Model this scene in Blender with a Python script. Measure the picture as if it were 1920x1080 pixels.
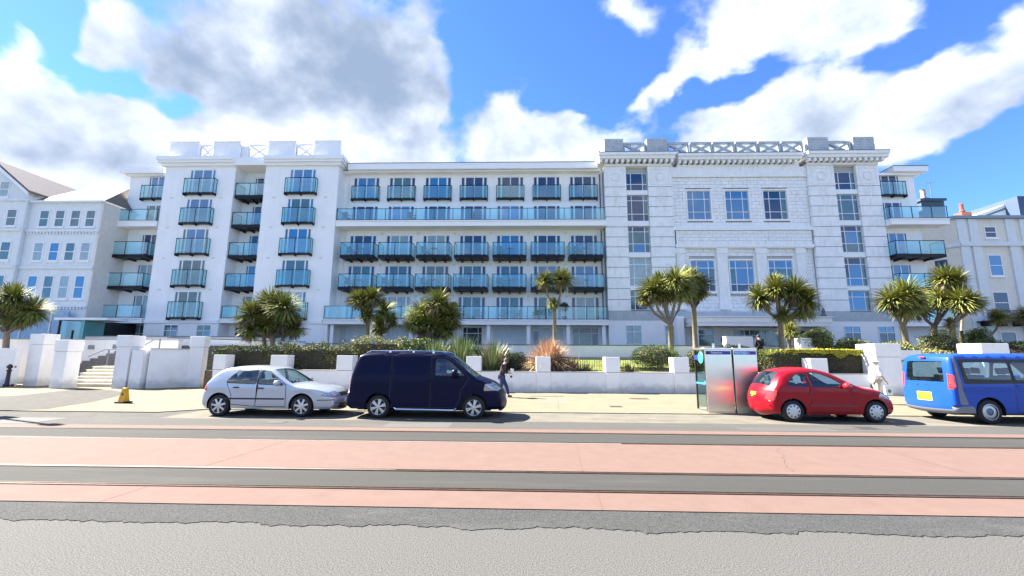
import bpy, math, random, bmesh
from math import sin, cos, pi, radians as rad, sqrt, atan2
from mathutils import Vector, Matrix, geometry, noise
random.seed(7)
for o in list(bpy.data.objects): bpy.data.objects.remove(o)
SC = bpy.context.scene
COL = SC.collection

# ------------------------------------------------------------------ camera
cam_d = bpy.data.cameras.new('camera'); cam = bpy.data.objects.new('camera', cam_d); COL.objects.link(cam)
cam.location = (0, 0, 1.75)
cam_d.lens = 15.265; cam_d.sensor_width = 36; cam_d.clip_start = 0.05; cam_d.clip_end = 6000
_pit, _yaw, _roll = rad(9.142), rad(1.646), rad(0.3506)
_fw = Vector((-sin(_yaw)*cos(_pit), cos(_yaw)*cos(_pit), sin(_pit)))
_rt = Vector((cos(_yaw), sin(_yaw), 0)); _up = _rt.cross(_fw)
_r2 = _rt*cos(_roll) + _up*sin(_roll); _u2 = _up*cos(_roll) - _rt*sin(_roll)
cam.rotation_euler = Matrix((( _r2.x, _u2.x, -_fw.x), (_r2.y, _u2.y, -_fw.y), (_r2.z, _u2.z, -_fw.z))).to_euler()
SC.camera = cam
SC.render.resolution_x = 1024; SC.render.resolution_y = 576

# ------------------------------------------------------------------ sky, sun, exposure
SUN_EL, SUN_AZ = rad(43), rad(21)        # azimuth measured from -X (left) turning away behind the hotel
sdir = Vector((-cos(SUN_AZ)*cos(SUN_EL), sin(SUN_AZ)*cos(SUN_EL), sin(SUN_EL)))
sun_d = bpy.data.lights.new('sun', 'SUN'); sun_d.energy = 4.6; sun_d.angle = rad(0.6); sun_d.color = (1.0, .93, .82)
sun = bpy.data.objects.new('sun', sun_d); COL.objects.link(sun)
sun.rotation_euler = sdir.to_track_quat('Z', 'Y').to_euler()
SC.view_settings.view_transform = 'Standard'; SC.view_settings.look = 'None'
SC.view_settings.gamma = 1; SC.view_settings.use_curve_mapping = False
SC.view_settings.exposure = 2.58
SKY_STRENGTH = 0.1

W = bpy.data.worlds.new('World'); SC.world = W; W.use_nodes = True
nt = W.node_tree; nt.nodes.clear()
def nn(t, **k):
    n = nt.nodes.new(t)
    for a, b in k.items(): setattr(n, a, b)
    return n
def lk(a, b): nt.links.new(a, b)
def mth(op, a, b=None, c=None, clamp=False):
    n = nn('ShaderNodeMath', operation=op, use_clamp=clamp)
    for i, v in enumerate((a, b, c)):
        if v is None: continue
        if isinstance(v, (int, float)): n.inputs[i].default_value = v
        else: lk(v, n.inputs[i])
    return n.outputs[0]
out = nn('ShaderNodeOutputWorld'); bg = nn('ShaderNodeBackground'); bg.inputs['Strength'].default_value = SKY_STRENGTH
lk(bg.outputs[0], out.inputs[0])
sky = nn('ShaderNodeTexSky', sky_type='NISHITA', sun_disc=False)
sky.sun_elevation = SUN_EL; sky.sun_rotation = atan2(sdir.x, sdir.y); sky.air_density = 1.0; sky.dust_density = .08; sky.ozone_density = 2.0
tc = nn('ShaderNodeTexCoord'); sep = nn('ShaderNodeSeparateXYZ'); lk(tc.outputs['Generated'], sep.inputs[0])
ysafe = mth('MAXIMUM', sep.outputs[1], 0.02)
uu = mth('DIVIDE', sep.outputs[0], ysafe); vv = mth('DIVIDE', sep.outputs[2], ysafe)
uv = nn('ShaderNodeCombineXYZ'); lk(uu, uv.inputs[0]); lk(vv, uv.inputs[1])
# fractal billow used to fray every cloud outline
dirmap = nn('ShaderNodeMapping'); lk(tc.outputs['Generated'], dirmap.inputs[0]); dirmap.inputs['Scale'].default_value = (1, 1, 1.25)
n1 = nn('ShaderNodeTexNoise'); n1.inputs['Scale'].default_value = 5.5; n1.inputs['Detail'].default_value = 11; n1.inputs['Roughness'].default_value = .6; n1.inputs['Distortion'].default_value = .25
lk(dirmap.outputs[0], n1.inputs['Vector'])
n2 = nn('ShaderNodeTexNoise'); n2.inputs['Scale'].default_value = 2.3; n2.inputs['Detail'].default_value = 4; lk(dirmap.outputs[0], n2.inputs['Vector'])
n3 = nn('ShaderNodeTexNoise'); n3.inputs['Scale'].default_value = 15; n3.inputs['Detail'].default_value = 7; n3.inputs['Roughness'].default_value = .6; lk(dirmap.outputs[0], n3.inputs['Vector'])
# warp the blob coordinates a little
wn = nn('ShaderNodeTexNoise'); wn.inputs['Scale'].default_value = 7; wn.inputs['Detail'].default_value = 4; lk(dirmap.outputs[0], wn.inputs['Vector'])
wsub = nn('ShaderNodeVectorMath', operation='SUBTRACT'); lk(wn.outputs['Color'], wsub.inputs[0]); wsub.inputs[1].default_value = (.5, .5, .5)
wsc = nn('ShaderNodeVectorMath', operation='SCALE'); lk(wsub.outputs[0], wsc.inputs[0]); wsc.inputs['Scale'].default_value = .22
wadd = nn('ShaderNodeVectorMath', operation='ADD'); lk(uv.outputs[0], wadd.inputs[0]); lk(wsc.outputs[0], wadd.inputs[1])
BLOBS = [(-0.581,0.716,0.693,0.386,0.00,1.2),(-0.382,0.624,0.354,0.279,-0.53,0.8),(-0.780,0.498,0.672,0.180,0.00,1.1),(-0.441,0.496,0.332,0.105,0.00,0.7),(-1.258,0.545,0.580,0.193,-0.34,1.2),(-1.353,0.742,0.135,0.269,0.00,0.9),(-1.107,0.832,0.164,0.125,-0.69,0.9),(-1.170,0.770,0.267,0.066,-0.38,0.7),(-0.952,0.653,0.074,0.091,0.00,0.7),(-0.656,0.919,0.147,0.096,0.00,0.6),(0.035,0.527,0.263,0.130,0.00,1.3),(0.121,0.626,0.055,0.045,0.00,0.7),(0.242,0.879,0.126,0.101,0.00,1.1),(0.480,0.776,0.227,0.098,0.98,1.1),(0.326,0.638,0.146,0.047,0.37,0.8),(0.781,0.877,0.411,0.141,-0.08,1.2),(0.792,0.626,0.500,0.197,0.23,1.3),(0.567,0.543,0.396,0.095,0.00,1.0),(1.111,0.636,0.417,0.136,0.53,1.2),(1.226,0.831,0.100,0.071,0.49,0.8),(-1.073,0.708,0.352,0.086,-0.46,-1.2),(-1.280,0.899,0.206,0.090,-0.62,-1.2),(-0.128,0.755,0.126,0.338,0.00,-1.0),(0.130,0.736,0.175,0.293,0.00,-0.8),(0.374,0.545,0.117,0.063,0.00,-0.5),(1.109,0.470,0.285,0.108,0.32,-1.2),(0.947,0.732,0.171,0.060,0.32,-0.9),(0.503,0.643,0.228,0.062,0.57,-0.9),(-0.158,0.571,0.110,0.119,-0.01,-0.7),(-0.890,0.608,0.201,0.063,-0.44,-0.6),(-1.122,0.487,0.429,0.127,-0.18,0.8),(0.035,0.541,0.246,0.132,-0.01,0.5),(1.074,0.811,0.175,0.136,0.00,-0.6)]
F = None
for (u, v, a, b, r, amp) in BLOBS:
    mp = nn('ShaderNodeMapping', vector_type='TEXTURE'); lk(wadd.outputs[0], mp.inputs['Vector'])
    mp.inputs['Location'].default_value = (u, v, 0); mp.inputs['Rotation'].default_value = (0, 0, r); mp.inputs['Scale'].default_value = (a, b, 1)
    g = nn('ShaderNodeTexGradient', gradient_type='SPHERICAL'); lk(mp.outputs[0], g.inputs[0])
    F = mth('MULTIPLY_ADD', g.outputs['Fac'], amp, F if F is not None else 0.0)
# away from the view noise alone makes the clouds, their cover raised for fill light
rest = mth('MULTIPLY_ADD', n2.outputs['Fac'], 2.4, -.85)
side = mth('MULTIPLY_ADD', mth('ABSOLUTE', uu), 1.0, -1.5, clamp=True)
side2 = mth('MULTIPLY_ADD', vv, 1.6, -1.75, clamp=True)
w_ = mth('MAXIMUM', mth('MAXIMUM', side, side2), mth('LESS_THAN', sep.outputs[1], .02), clamp=True)
mixf = nn('ShaderNodeMix'); lk(w_, mixf.inputs[0]); lk(F, mixf.inputs[2]); lk(rest, mixf.inputs[3])
Fm = mixf.outputs[0]
fray = mth('MULTIPLY_ADD', n1.outputs['Fac'], 1.6, -0.82)
fray2 = mth('MULTIPLY_ADD', n3.outputs['Fac'], .62, -0.31)
D = mth('ADD', mth('ADD', Fm, fray), fray2)
mr = nn('ShaderNodeMapRange', interpolation_type='SMOOTHSTEP'); lk(D, mr.inputs[0]); mr.inputs[1].default_value = .16; mr.inputs[2].default_value = .72
# thick parts of a back-lit cloud go blue grey; the sunny rim stays white
G = None
for (u, v, a, b, r, amp) in ((-.50,.74,.74,.42,0,1.6),(-.36,.62,.34,.20,-.5,.7),(-1.30,.60,.34,.14,-.3,.9),(-1.25,.50,.40,.07,-.2,.6),(.80,.57,.85,.20,.15,.75),(.03,.49,.22,.09,0,.4),(1.15,.58,.6,.16,.5,.6)):
    mp = nn('ShaderNodeMapping', vector_type='TEXTURE'); lk(wadd.outputs[0], mp.inputs['Vector'])
    mp.inputs['Location'].default_value = (u, v, 0); mp.inputs['Rotation'].default_value = (0, 0, r); mp.inputs['Scale'].default_value = (a, b, 1)
    g = nn('ShaderNodeTexGradient', gradient_type='SPHERICAL'); lk(mp.outputs[0], g.inputs[0])
    G = mth('MULTIPLY_ADD', g.outputs['Fac'], amp, G if G is not None else 0.0)
gm = nn('ShaderNodeMix'); lk(w_, gm.inputs[0]); lk(mth('ADD', G, .16), gm.inputs[2]); lk(mth('MULTIPLY', rest, .55), gm.inputs[3])
# relief inside the clouds: denser towards the sun means shade here
off = nn('ShaderNodeMapping'); lk(dirmap.outputs[0], off.inputs[0]); off.inputs['Location'].default_value = tuple(sdir*.045)
n4 = nn('ShaderNodeTexNoise'); n5 = nn('ShaderNodeTexNoise')
for n_, src in ((n4, off), (n5, dirmap)):
    n_.inputs['Scale'].default_value = 5.0; n_.inputs['Detail'].default_value = 5; n_.inputs['Roughness'].default_value = .5; lk(src.outputs[0], n_.inputs['Vector'])
rel = mth('MULTIPLY', mth('SUBTRACT', n4.outputs['Fac'], n5.outputs['Fac']), 4.2)
d2 = mth('ADD', mth('ADD', gm.outputs[0], mth('MULTIPLY_ADD', n1.outputs['Fac'], 2.0, -.95)), rel)
mr2 = nn('ShaderNodeMapRange', interpolation_type='SMOOTHSTEP'); lk(d2, mr2.inputs[0]); mr2.inputs[1].default_value = -.3; mr2.inputs[2].default_value = 2.1
cc = nn('ShaderNodeMix', data_type='RGBA'); lk(mr2.outputs[0], cc.inputs[0])
cc.inputs[6].default_value = (2.15, 2.28, 2.55, 1); cc.inputs[7].default_value = (.64, .84, 1.20, 1)
tint = nn('ShaderNodeMix', data_type='RGBA', blend_type='MULTIPLY'); tint.inputs[0].default_value = 1
lk(sky.outputs[0], tint.inputs[6]); tint.inputs[7].default_value = (.225, .345, .56, 1)
fin = nn('ShaderNodeMix', data_type='RGBA'); lk(mr.outputs[0], fin.inputs[0]); lk(tint.outputs[2], fin.inputs[6]); lk(cc.outputs[2], fin.inputs[7])
# no clouds below the horizon
hz = mth('MULTIPLY', sep.outputs[2], 12, clamp=True)
mul = mth('MULTIPLY', mr.outputs[0], hz); lk(mul, fin.inputs[0])
lk(fin.outputs[2], bg.inputs[0])

# ------------------------------------------------------------------ materials
MATS = {}
def pset(b, name, v):
    if name in b.inputs: b.inputs[name].default_value = v
def mat(name, col, rough=.6, vr=(.3,.7), metal=0, var=0, vscale=3, bump=0, bscale=40, spec=None, coat=0, col2=None, stain=0, stcol=(.3,.28,.22), stscale=(1,1,.25), ior=None, emis=None):
    if name in MATS: return MATS[name]
    m = bpy.data.materials.new(name); m.use_nodes = True; t = m.node_tree; b = t.nodes['Principled BSDF']
    b.inputs['Base Color'].default_value = (*col, 1); b.inputs['Roughness'].default_value = rough; b.inputs['Metallic'].default_value = metal
    if coat: pset(b, 'Coat Weight', coat); pset(b, 'Coat Roughness', .04)
    if spec is not None: pset(b, 'Specular IOR Level', spec)
    if ior: pset(b, 'IOR', ior)
    def N(ty, **k):
        n = t.nodes.new(ty)
        for a, v in k.items(): setattr(n, a, v)
        return n
    tc = None
    def coords(sc=(1,1,1)):
        nonlocal tc
        if tc is None:
            tc = N('ShaderNodeNewGeometry')
        mp = N('ShaderNodeMapping'); mp.inputs['Scale'].default_value = sc; t.links.new(tc.outputs['Position'], mp.inputs[0]); return mp.outputs[0]
    cur = None
    if var or col2:
        n = N('ShaderNodeTexNoise'); n.inputs['Scale'].default_value = vscale; n.inputs['Detail'].default_value = 6; n.inputs['Roughness'].default_value = .65
        t.links.new(coords(), n.inputs['Vector'])
        r = N('ShaderNodeMapRange'); r.inputs[1].default_value = vr[0]; r.inputs[2].default_value = vr[1]; t.links.new(n.outputs['Fac'], r.inputs[0])
        mx = N('ShaderNodeMix', data_type='RGBA'); t.links.new(r.outputs[0], mx.inputs[0])
        a = col2 if col2 else tuple(c*(1-var) for c in col)
        bb = col if col2 else tuple(min(1, c*(1+var*.5)) for c in col)
        mx.inputs[6].default_value = (*a, 1); mx.inputs[7].default_value = (*bb, 1); cur = mx.outputs[2]
    if stain:
        n = N('ShaderNodeTexNoise'); n.inputs['Scale'].default_value = 1.6; n.inputs['Detail'].default_value = 9; n.inputs['Roughness'].default_value = .7
        t.links.new(coords(stscale), n.inputs['Vector'])
        r = N('ShaderNodeMapRange'); r.inputs[1].default_value = .52; r.inputs[2].default_value = .78; r.inputs[4].default_value = stain; t.links.new(n.outputs['Fac'], r.inputs[0])
        mx = N('ShaderNodeMix', data_type='RGBA'); t.links.new(r.outputs[0], mx.inputs[0])
        if cur is not None: t.links.new(cur, mx.inputs[6])
        else: mx.inputs[6].default_value = (*col, 1)
        mx.inputs[7].default_value = (*stcol, 1); cur = mx.outputs[2]
    if cur is not None: t.links.new(cur, b.inputs['Base Color'])
    if bump:
        n = N('ShaderNodeTexNoise'); n.inputs['Scale'].default_value = bscale; n.inputs['Detail'].default_value = 4; t.links.new(coords(), n.inputs['Vector'])
        bp = N('ShaderNodeBump'); bp.inputs['Strength'].default_value = bump; bp.inputs['Distance'].default_value = .01
        t.links.new(n.outputs['Fac'], bp.inputs['Height']); t.links.new(bp.outputs[0], b.inputs['Normal'])
    if emis: pset(b, 'Emission Color', (*emis[0], 1)); pset(b, 'Emission Strength', emis[1])
    MATS[name] = m; return m
def glass(name, tint, alpha_mix, rough=.02, refl=(1,1,1), base_refl=.08):
    """clear sheet: tinted transparency under a fresnel gloss"""
    m = bpy.data.materials.new(name); m.use_nodes = True; t = m.node_tree; t.nodes.clear()
    o = t.nodes.new('ShaderNodeOutputMaterial'); tr = t.nodes.new('ShaderNodeBsdfTransparent'); tr.inputs[0].default_value = (*tint, 1)
    gl = t.nodes.new('ShaderNodeBsdfGlossy'); gl.inputs['Roughness'].default_value = rough; gl.inputs[0].default_value = (*refl, 1)
    df = t.nodes.new('ShaderNodeBsdfDiffuse'); df.inputs[0].default_value = (*alpha_mix[0], 1)
    m1 = t.nodes.new('ShaderNodeMixShader'); m1.inputs[0].default_value = alpha_mix[1]; t.links.new(tr.outputs[0], m1.inputs[1]); t.links.new(df.outputs[0], m1.inputs[2])
    fr = t.nodes.new('ShaderNodeFresnel'); fr.inputs[0].default_value = 1.5
    ad = t.nodes.new('ShaderNodeMath'); ad.operation = 'ADD'; ad.use_clamp = True; ad.inputs[1].default_value = base_refl; t.links.new(fr.outputs[0], ad.inputs[0])
    gg = t.nodes.new('ShaderNodeNewGeometry'); iv = t.nodes.new('ShaderNodeMath'); iv.operation = 'SUBTRACT'; iv.inputs[0].default_value = 1; t.links.new(gg.outputs['Backfacing'], iv.inputs[1])
    mu = t.nodes.new('ShaderNodeMath'); mu.operation = 'MULTIPLY'; t.links.new(ad.outputs[0], mu.inputs[0]); t.links.new(iv.outputs[0], mu.inputs[1]); ad = mu
    m2 = t.nodes.new('ShaderNodeMixShader'); t.links.new(ad.outputs[0], m2.inputs[0]); t.links.new(m1.outputs[0], m2.inputs[1]); t.links.new(gl.outputs[0], m2.inputs[2])
    t.links.new(m2.outputs[0], o.inputs[0]); MATS[name] = m; return m
RENDER = mat('hotel_render', (.88,.885,.89), .75, var=.05, vscale=.7, bump=.15, bscale=60, stain=.26, stcol=(.56,.55,.51), stscale=(2.4,2.4,.16))
RENDER2 = mat('trim_white', (.87,.875,.88), .6, var=.03)
WALLW = mat('garden_wall_render', (.80,.79,.78), .8, var=.06, vscale=1.3, bump=.3, bscale=45, stain=.3, stcol=(.52,.49,.44), stscale=(1.1,1.1,.45))
def base_dirt(m, z0, amt, col):
    t = m.node_tree; b = t.nodes['Principled BSDF']; g = t.nodes.new('ShaderNodeNewGeometry'); sp = t.nodes.new('ShaderNodeSeparateXYZ'); t.links.new(g.outputs['Position'], sp.inputs[0])
    n = t.nodes.new('ShaderNodeTexNoise'); n.inputs['Scale'].default_value = 2.2; n.inputs['Detail'].default_value = 8; n.inputs['Roughness'].default_value = .7; t.links.new(g.outputs['Position'], n.inputs['Vector'])
    a = t.nodes.new('ShaderNodeMath'); a.operation = 'MULTIPLY_ADD'; a.inputs[1].default_value = -1.1; t.links.new(n.outputs['Fac'], a.inputs[0]); t.links.new(sp.outputs[2], a.inputs[2])
    r = t.nodes.new('ShaderNodeMapRange'); r.inputs[1].default_value = z0-.62; r.inputs[2].default_value = z0-.30; r.inputs[3].default_value = amt; r.inputs[4].default_value = 0; t.links.new(a.outputs[0], r.inputs[0])
    mx = t.nodes.new('ShaderNodeMix'); mx.data_type = 'RGBA'; t.links.new(r.outputs[0], mx.inputs[0]); src = b.inputs['Base Color'].links[0].from_socket; t.links.new(src, mx.inputs[6]); mx.inputs[7].default_value = (*col, 1); t.links.new(mx.outputs[2], b.inputs['Base Color'])
base_dirt(WALLW, .28, .55, (.36,.34,.29))
STONE = mat('faience', (.83,.835,.83), .42, var=.10, vscale=2.2, stain=.4, stcol=(.36,.34,.29), stscale=(2.2,2.2,.5), bump=.15)
STONE2 = mat('faience_light', (.84,.84,.83), .4, var=.08, vscale=3, stain=.38, stcol=(.40,.37,.31), stscale=(2.5,2.5,.4), bump=.1)
STONEJ = mat('faience_joint', (.42,.43,.44), .9)
GRIMY = mat('parapet_faience', (.46,.50,.53), .6, var=.2, vscale=3, stain=.5, stcol=(.27,.26,.22))
PLINTH = mat('plinth_faience', (.45,.50,.52), .6, var=.15, stain=.5, stcol=(.30,.31,.30))
UPVC = mat('window_frame_white', (.80,.81,.82), .35)
DARKFR = mat('dark_bronze_metal', (.006,.009,.016), .45, spec=.25)
LEAD = mat('lead_flashing', (.12,.14,.16), .6)
PANE = [mat('pane_dark', (.010,.045,.125), .03, ior=1.7), mat('pane_sky_blue', (.015,.17,.40), .03, ior=1.9), mat('pane_curtain', (.30,.42,.47), .06, ior=1.6, var=.25, vscale=5), mat('pane_teal', (.05,.15,.19), .04, ior=1.8, var=.3, vscale=3)]  # dark and blue panes carry the reflected sky blue in their base colour
BALG = glass('balcony_glass', (.76,.96,.985), ((.55,.82,.87), .13), base_refl=.05)
BALG2 = glass('balcony_glass_clean', (.62,.90,.95), ((.40,.68,.76), .13), base_refl=.06)
_A = 1
ASPH = mat('road_asphalt', (.137,.137,.133), .92, vr=(.38,.62), col2=(.030,.0295,.028), vscale=85, stain=.35, stcol=(.085,.083,.077), stscale=(.35,.8,1), bump=.18, bscale=170, spec=.12)
ASPHD = mat('dark_asphalt', (.082,.081,.081), .92, vr=(.40,.60), col2=(.020,.025,.025), vscale=90, bump=.6, bscale=130, spec=.12, stain=.3, stcol=(.17,.17,.165), stscale=(.3,.6,1))
TRACKA = mat('track_asphalt', (.062,.062,.059), .9, col2=(.034,.034,.033), vscale=60, spec=.12, bump=.6, bscale=80, stain=.5, stcol=(.09,.088,.082), stscale=(.15,1.2,1))
PINK = mat('red_concrete', (.150,.103,.089), .88, col2=(.132,.089,.076), spec=.1, vscale=3, bump=.4, bscale=60, stain=.45, stcol=(.125,.09,.078), stscale=(.12,1.5,1))
PAVE = mat('pavement_surface', (.188,.170,.120), .93, col2=(.150,.136,.098), spec=.1, vscale=1.1, bump=.5, bscale=50, stain=.4, stcol=(.14,.13,.10), stscale=(.5,.8,1))
BAY = mat('parking_bay', (.155,.145,.115), .93, col2=(.10,.096,.085), spec=.1, vscale=1.5, bump=.5, bscale=60, stain=.6, stcol=(.19,.175,.13), stscale=(.15,1,1))
KERB = mat('kerb_stone', (.18,.165,.125), .85, var=.2, vscale=5)
PAVSLAB = mat('drive_tarmac', (.078,.076,.071), .93, spec=.1, var=.3, vscale=3, stain=.4, stcol=(.12,.115,.10), stscale=(.4,.8,1))
STEEL = mat('rail_steel', (.10,.065,.045), .45, metal=.6, var=.4, vscale=9)
GROOVE = mat('rail_groove', (.02,.016,.012), .9)
SOIL = mat('soil', (.09,.065,.045), .95, var=.4, vscale=6)
LAWN = mat('lawn', (.17,.20,.035), .95, col2=(.10,.13,.025), vscale=4)
BLACKP = mat('black_paint', (.012,.012,.014), .35)
RUBBER = mat('rubber', (.012,.012,.013), .8)

# ------------------------------------------------------------------ mesh helpers
class MB:
    def __init__(s): s.v = []; s.f = []; s.mi = []; s.m = 0
    def add(s, vs, fs):
        b = len(s.v); s.v += [tuple(v) for v in vs]; s.f += [tuple(b+i for i in f) for f in fs]; s.mi += [s.m]*len(fs)
    def box(s, x0, x1, y0, y1, z0, z1):
        s.add([(x0,y0,z0),(x1,y0,z0),(x1,y1,z0),(x0,y1,z0),(x0,y0,z1),(x1,y0,z1),(x1,y1,z1),(x0,y1,z1)],
              [(0,3,2,1),(4,5,6,7),(0,1,5,4),(1,2,6,5),(2,3,7,6),(3,0,4,7)]); return s
    def quad(s, a, b, c, d): s.add([a,b,c,d], [(0,1,2,3)]); return s
    def prism(s, poly, axis, a, b):
        """extrude 2-D poly between a and b along axis (0 x, 1 y, 2 z); poly holds the two other coordinates"""
        n = len(poly)
        def P(p, t):
            q = list(p); q.insert(axis, t); return tuple(q)
        vs = [P(p, a) for p in poly] + [P(p, b) for p in poly]
        fs = [tuple(range(n))[::-1], tuple(range(n, 2*n))] + [(i, (i+1) % n, n+(i+1) % n, n+i) for i in range(n)]
        s.add(vs, fs); return s
    def tube(s, pts, r, n=8, cap=True):
        pts = [Vector(p) for p in pts]; rs = r if isinstance(r, (list, tuple)) else [r]*len(pts)
        rings = []; up = Vector((0,0,1))
        for i, p in enumerate(pts):
            d = (pts[min(i+1, len(pts)-1)] - pts[max(i-1, 0)]).normalized()
            a = d.cross(up if abs(d.z) < .9 else Vector((1,0,0))).normalized(); b = d.cross(a)
            rings.append([p + (a*cos(2*pi*k/n) + b*sin(2*pi*k/n))*rs[i] for k in range(n)])
        vs = [v for R in rings for v in R]; fs = []
        for i in range(len(pts)-1):
            for k in range(n): fs.append((i*n+k, i*n+(k+1) % n, (i+1)*n+(k+1) % n, (i+1)*n+k))
        if cap: fs += [tuple(range(n)), tuple((len(pts)-1)*n+k for k in range(n))[::-1]]
        s.add(vs, fs); return s
    def lathe(s, prof, n=24, axis='z', c=(0,0,0)):
        vs = []; fs = []; m = len(prof)
        for k in range(n):
            a = 2*pi*k/n
            for r, h in prof:
                x, y = r*cos(a), r*sin(a)
                p = (x, y, h) if axis == 'z' else ((x, h, y) if axis == 'y' else (h, x, y))
                vs.append((p[0]+c[0], p[1]+c[1], p[2]+c[2]))
        for k in range(n):
            for j in range(m-1):
                fs.append((k*m+j, ((k+1) % n)*m+j, ((k+1) % n)*m+j+1, k*m+j+1))
        s.add(vs, fs); return s
    def mesh(s, name, mats, smooth=False):
        me = bpy.data.meshes.new(name); me.from_pydata(s.v, [], s.f)
        for m in (mats if isinstance(mats, (list, tuple)) else [mats]): me.materials.append(m)
        if any(s.mi): me.polygons.foreach_set('material_index', s.mi)
        if smooth: me.polygons.foreach_set('use_smooth', [True]*len(me.polygons))
        me.update(); return me
    def obj(s, name, mats, parent=None, smooth=False, bevel=0):
        o = bpy.data.objects.new(name, s.mesh(name, mats, smooth)); COL.objects.link(o)
        if parent is not None: o.parent = parent
        if bevel:
            m = o.modifiers.new('b', 'BEVEL'); m.width = bevel; m.segments = 2; m.limit_method = 'ANGLE'
        return o
def tag(o, label=None, cat=None, group=None, kind=None):
    if label: o['label'] = label
    if cat: o['category'] = cat
    if group: o['group'] = group
    if kind: o['kind'] = kind
    return o
def empty(name, loc=(0,0,0), rz=0):
    o = bpy.data.objects.new(name, None); COL.objects.link(o); o.location = loc; o.rotation_euler = (0,0,rz); o.empty_display_size = .2; return o
def inst(src, name, parent, loc=(0,0,0), rz=0, sc=None):
    """another object sharing src's mesh"""
    o = bpy.data.objects.new(name, src.data if hasattr(src, 'data') else src); COL.objects.link(o); o.parent = parent; o.location = loc; o.rotation_euler = (0,0,rz)
    if sc: o.scale = sc
    return o
def copy_tree(o, parent=None):
    c = o.copy(); COL.objects.link(c)
    if parent is not None: c.parent = parent
    for ch in list(o.children): copy_tree(ch, c)
    return c
def struct(o): o['kind'] = 'structure'; return o

# ------------------------------------------------------------------ ground
g = MB(); g.quad((-1500,-12,-.35),(1500,-12,-.35),(1500,3000,-.35),(-1500,3000,-.35)); struct(g.obj('ground', SOIL))
g = MB(); g.quad((-3000,-3000,-2.5),(3000,-3000,-2.5),(3000,-30,-2.5),(-3000,-30,-2.5)); struct(g.obj('sea', mat('sea_water', (.02,.07,.09), .12, bump=.8, bscale=.6)))
g = MB(); g.quad((-400,-30,-.36),(400,-30,-.36),(400,-11.9,-.34),(-400,-11.9,-.34)); struct(g.obj('promenade', PAVE))
def sheet(name, x0, x1, y0, y1, z, m, n=1, wav=None):
    s = MB()
    for i in range(n):
        a = x0 + (x1-x0)*i/n; b = x0 + (x1-x0)*(i+1)/n
        s.quad((a, y0(a) if callable(y0) else y0, z), (b, y0(b) if callable(y0) else y0, z), (b, y1(b) if callable(y1) else y1, z), (a, y1(a) if callable(y1) else y1, z))
    return struct(s.obj(name, m))
sheet('road', -300, 300, -12, 12.45, 0, ASPH)
def rag(x):
    p = Vector((x*1.1, 0, 0)); return 4.84 + .10*noise.noise(p) + .06*noise.noise(Vector((x*4.3, 3, 0))) + .045*noise.noise(Vector((x*15, 9, 0))) + .045*abs(noise.noise(Vector((x*33, 5, 0)))) + .02*noise.noise(Vector((x*80, 7, 0)))
s = MB()     # dark trench reinstatement beside the tram track, ragged and a little proud
N_ = 1600
for i in range(N_):
    a = -26 + 52*i/N_; b = -26 + 52*(i+1)/N_
    s.quad((a, rag(a), .007), (b, rag(b), .007), (b, 5.42, .007), (a, 5.42, .007))
    s.quad((a, rag(a), -.01), (b, rag(b), -.01), (b, rag(b), .007), (a, rag(a), .007))
struct(s.obj('asphalt_patch', ASPHD))
sheet('track_slab', -200, 200, 5.40, 6.05, .016, PINK)
sheet('track_slab', -200, 200, 6.19, 6.99, .016, TRACKA)
sheet('track_slab', -200, 200, 7.13, 9.36, .016, PINK)
sheet('track_slab', -200, 200, 9.50, 10.54, .016, TRACKA)
sheet('track_slab', -200, 200, 10.68, 11.12, .016, PINK)
sheet('road_edge_strip', -200, 200, 11.12, 12.46, .008, mat('edge_asphalt', (.09,.088,.083), .92, col2=(.06,.059,.056), spec=.1, vscale=40, bump=.7, bscale=70, stain=.5, stcol=(.125,.12,.105), stscale=(.2,1,1)))
sheet('white_line', -60, 2.0, 9.365, 9.415, .020, mat('worn_line', (.62,.60,.56), .9, stain=.9, stcol=(.30,.24,.21), stscale=(1.5,1,1)))
sheet('white_line', -60, -2.0, 7.075, lambda x: 7.13 if x < -14 else 7.08+.05*(-2-x)/12, .020, MATS['worn_line'], n=58)
# slab joints and the cross joint in the concrete
for (y0, y1) in ((5.41, 6.05), (7.14, 9.36)):
    for k, x in enumerate(range(-42, 43, 6)):
        s = MB(); s.quad((x+.9, y0, .0185), (x+.915, y0, .0185), (x+.915+.35*(y1-y0)*.2, y1, .0185), (x+.9+.35*(y1-y0)*.2, y1, .0185))
        struct(s.obj('concrete_joint', mat('joint_line', (.11,.07,.058), .9)))
# four tram rails: head, groove and keeper, in a dark slot
rl = MB(); gr = MB()
y = 0
for y0, name in ((6.12, 'near'), (7.06, 'b'), (9.43, 'c'), (10.61, 'd')):
    r = empty('tram_rail', (0, y0, 0))
    tag(r, {'near': 'grooved steel tram rail nearest the camera, along the front pink strip', 'b': 'second tram rail from the camera, between grey strip and wide pink band', 'c': 'third tram rail from the camera, at the far edge of the wide pink band', 'd': 'farthest tram rail, below the parked cars'}[name], 'tram rail', 'tram rails set in the road')
    MB().box(-200, 200, -.07, .07, -.02, .010).obj('groove', GROOVE, r)
    MB().box(-200, 200, -.05, .005, .0, .022).obj('rail_head', STEEL, r)
    MB().box(-200, 200, .035, .06, .0, .020).obj('keeper', STEEL, r)
sheet('parking_bay', -10.4, 200, 12.45, 14.46, .004, BAY)
s = MB(); s.quad((-200, 12.45, .002), (-10.4, 12.45, .002), (-10.4, 14.5, .002), (-200, 14.5, .002)); struct(s.obj('side_street', PAVSLAB))
PZ = .03
struct(MB().box(-10.4, 200, 14.60, 30, -.3, PZ).obj('pavement', PAVE))
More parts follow.
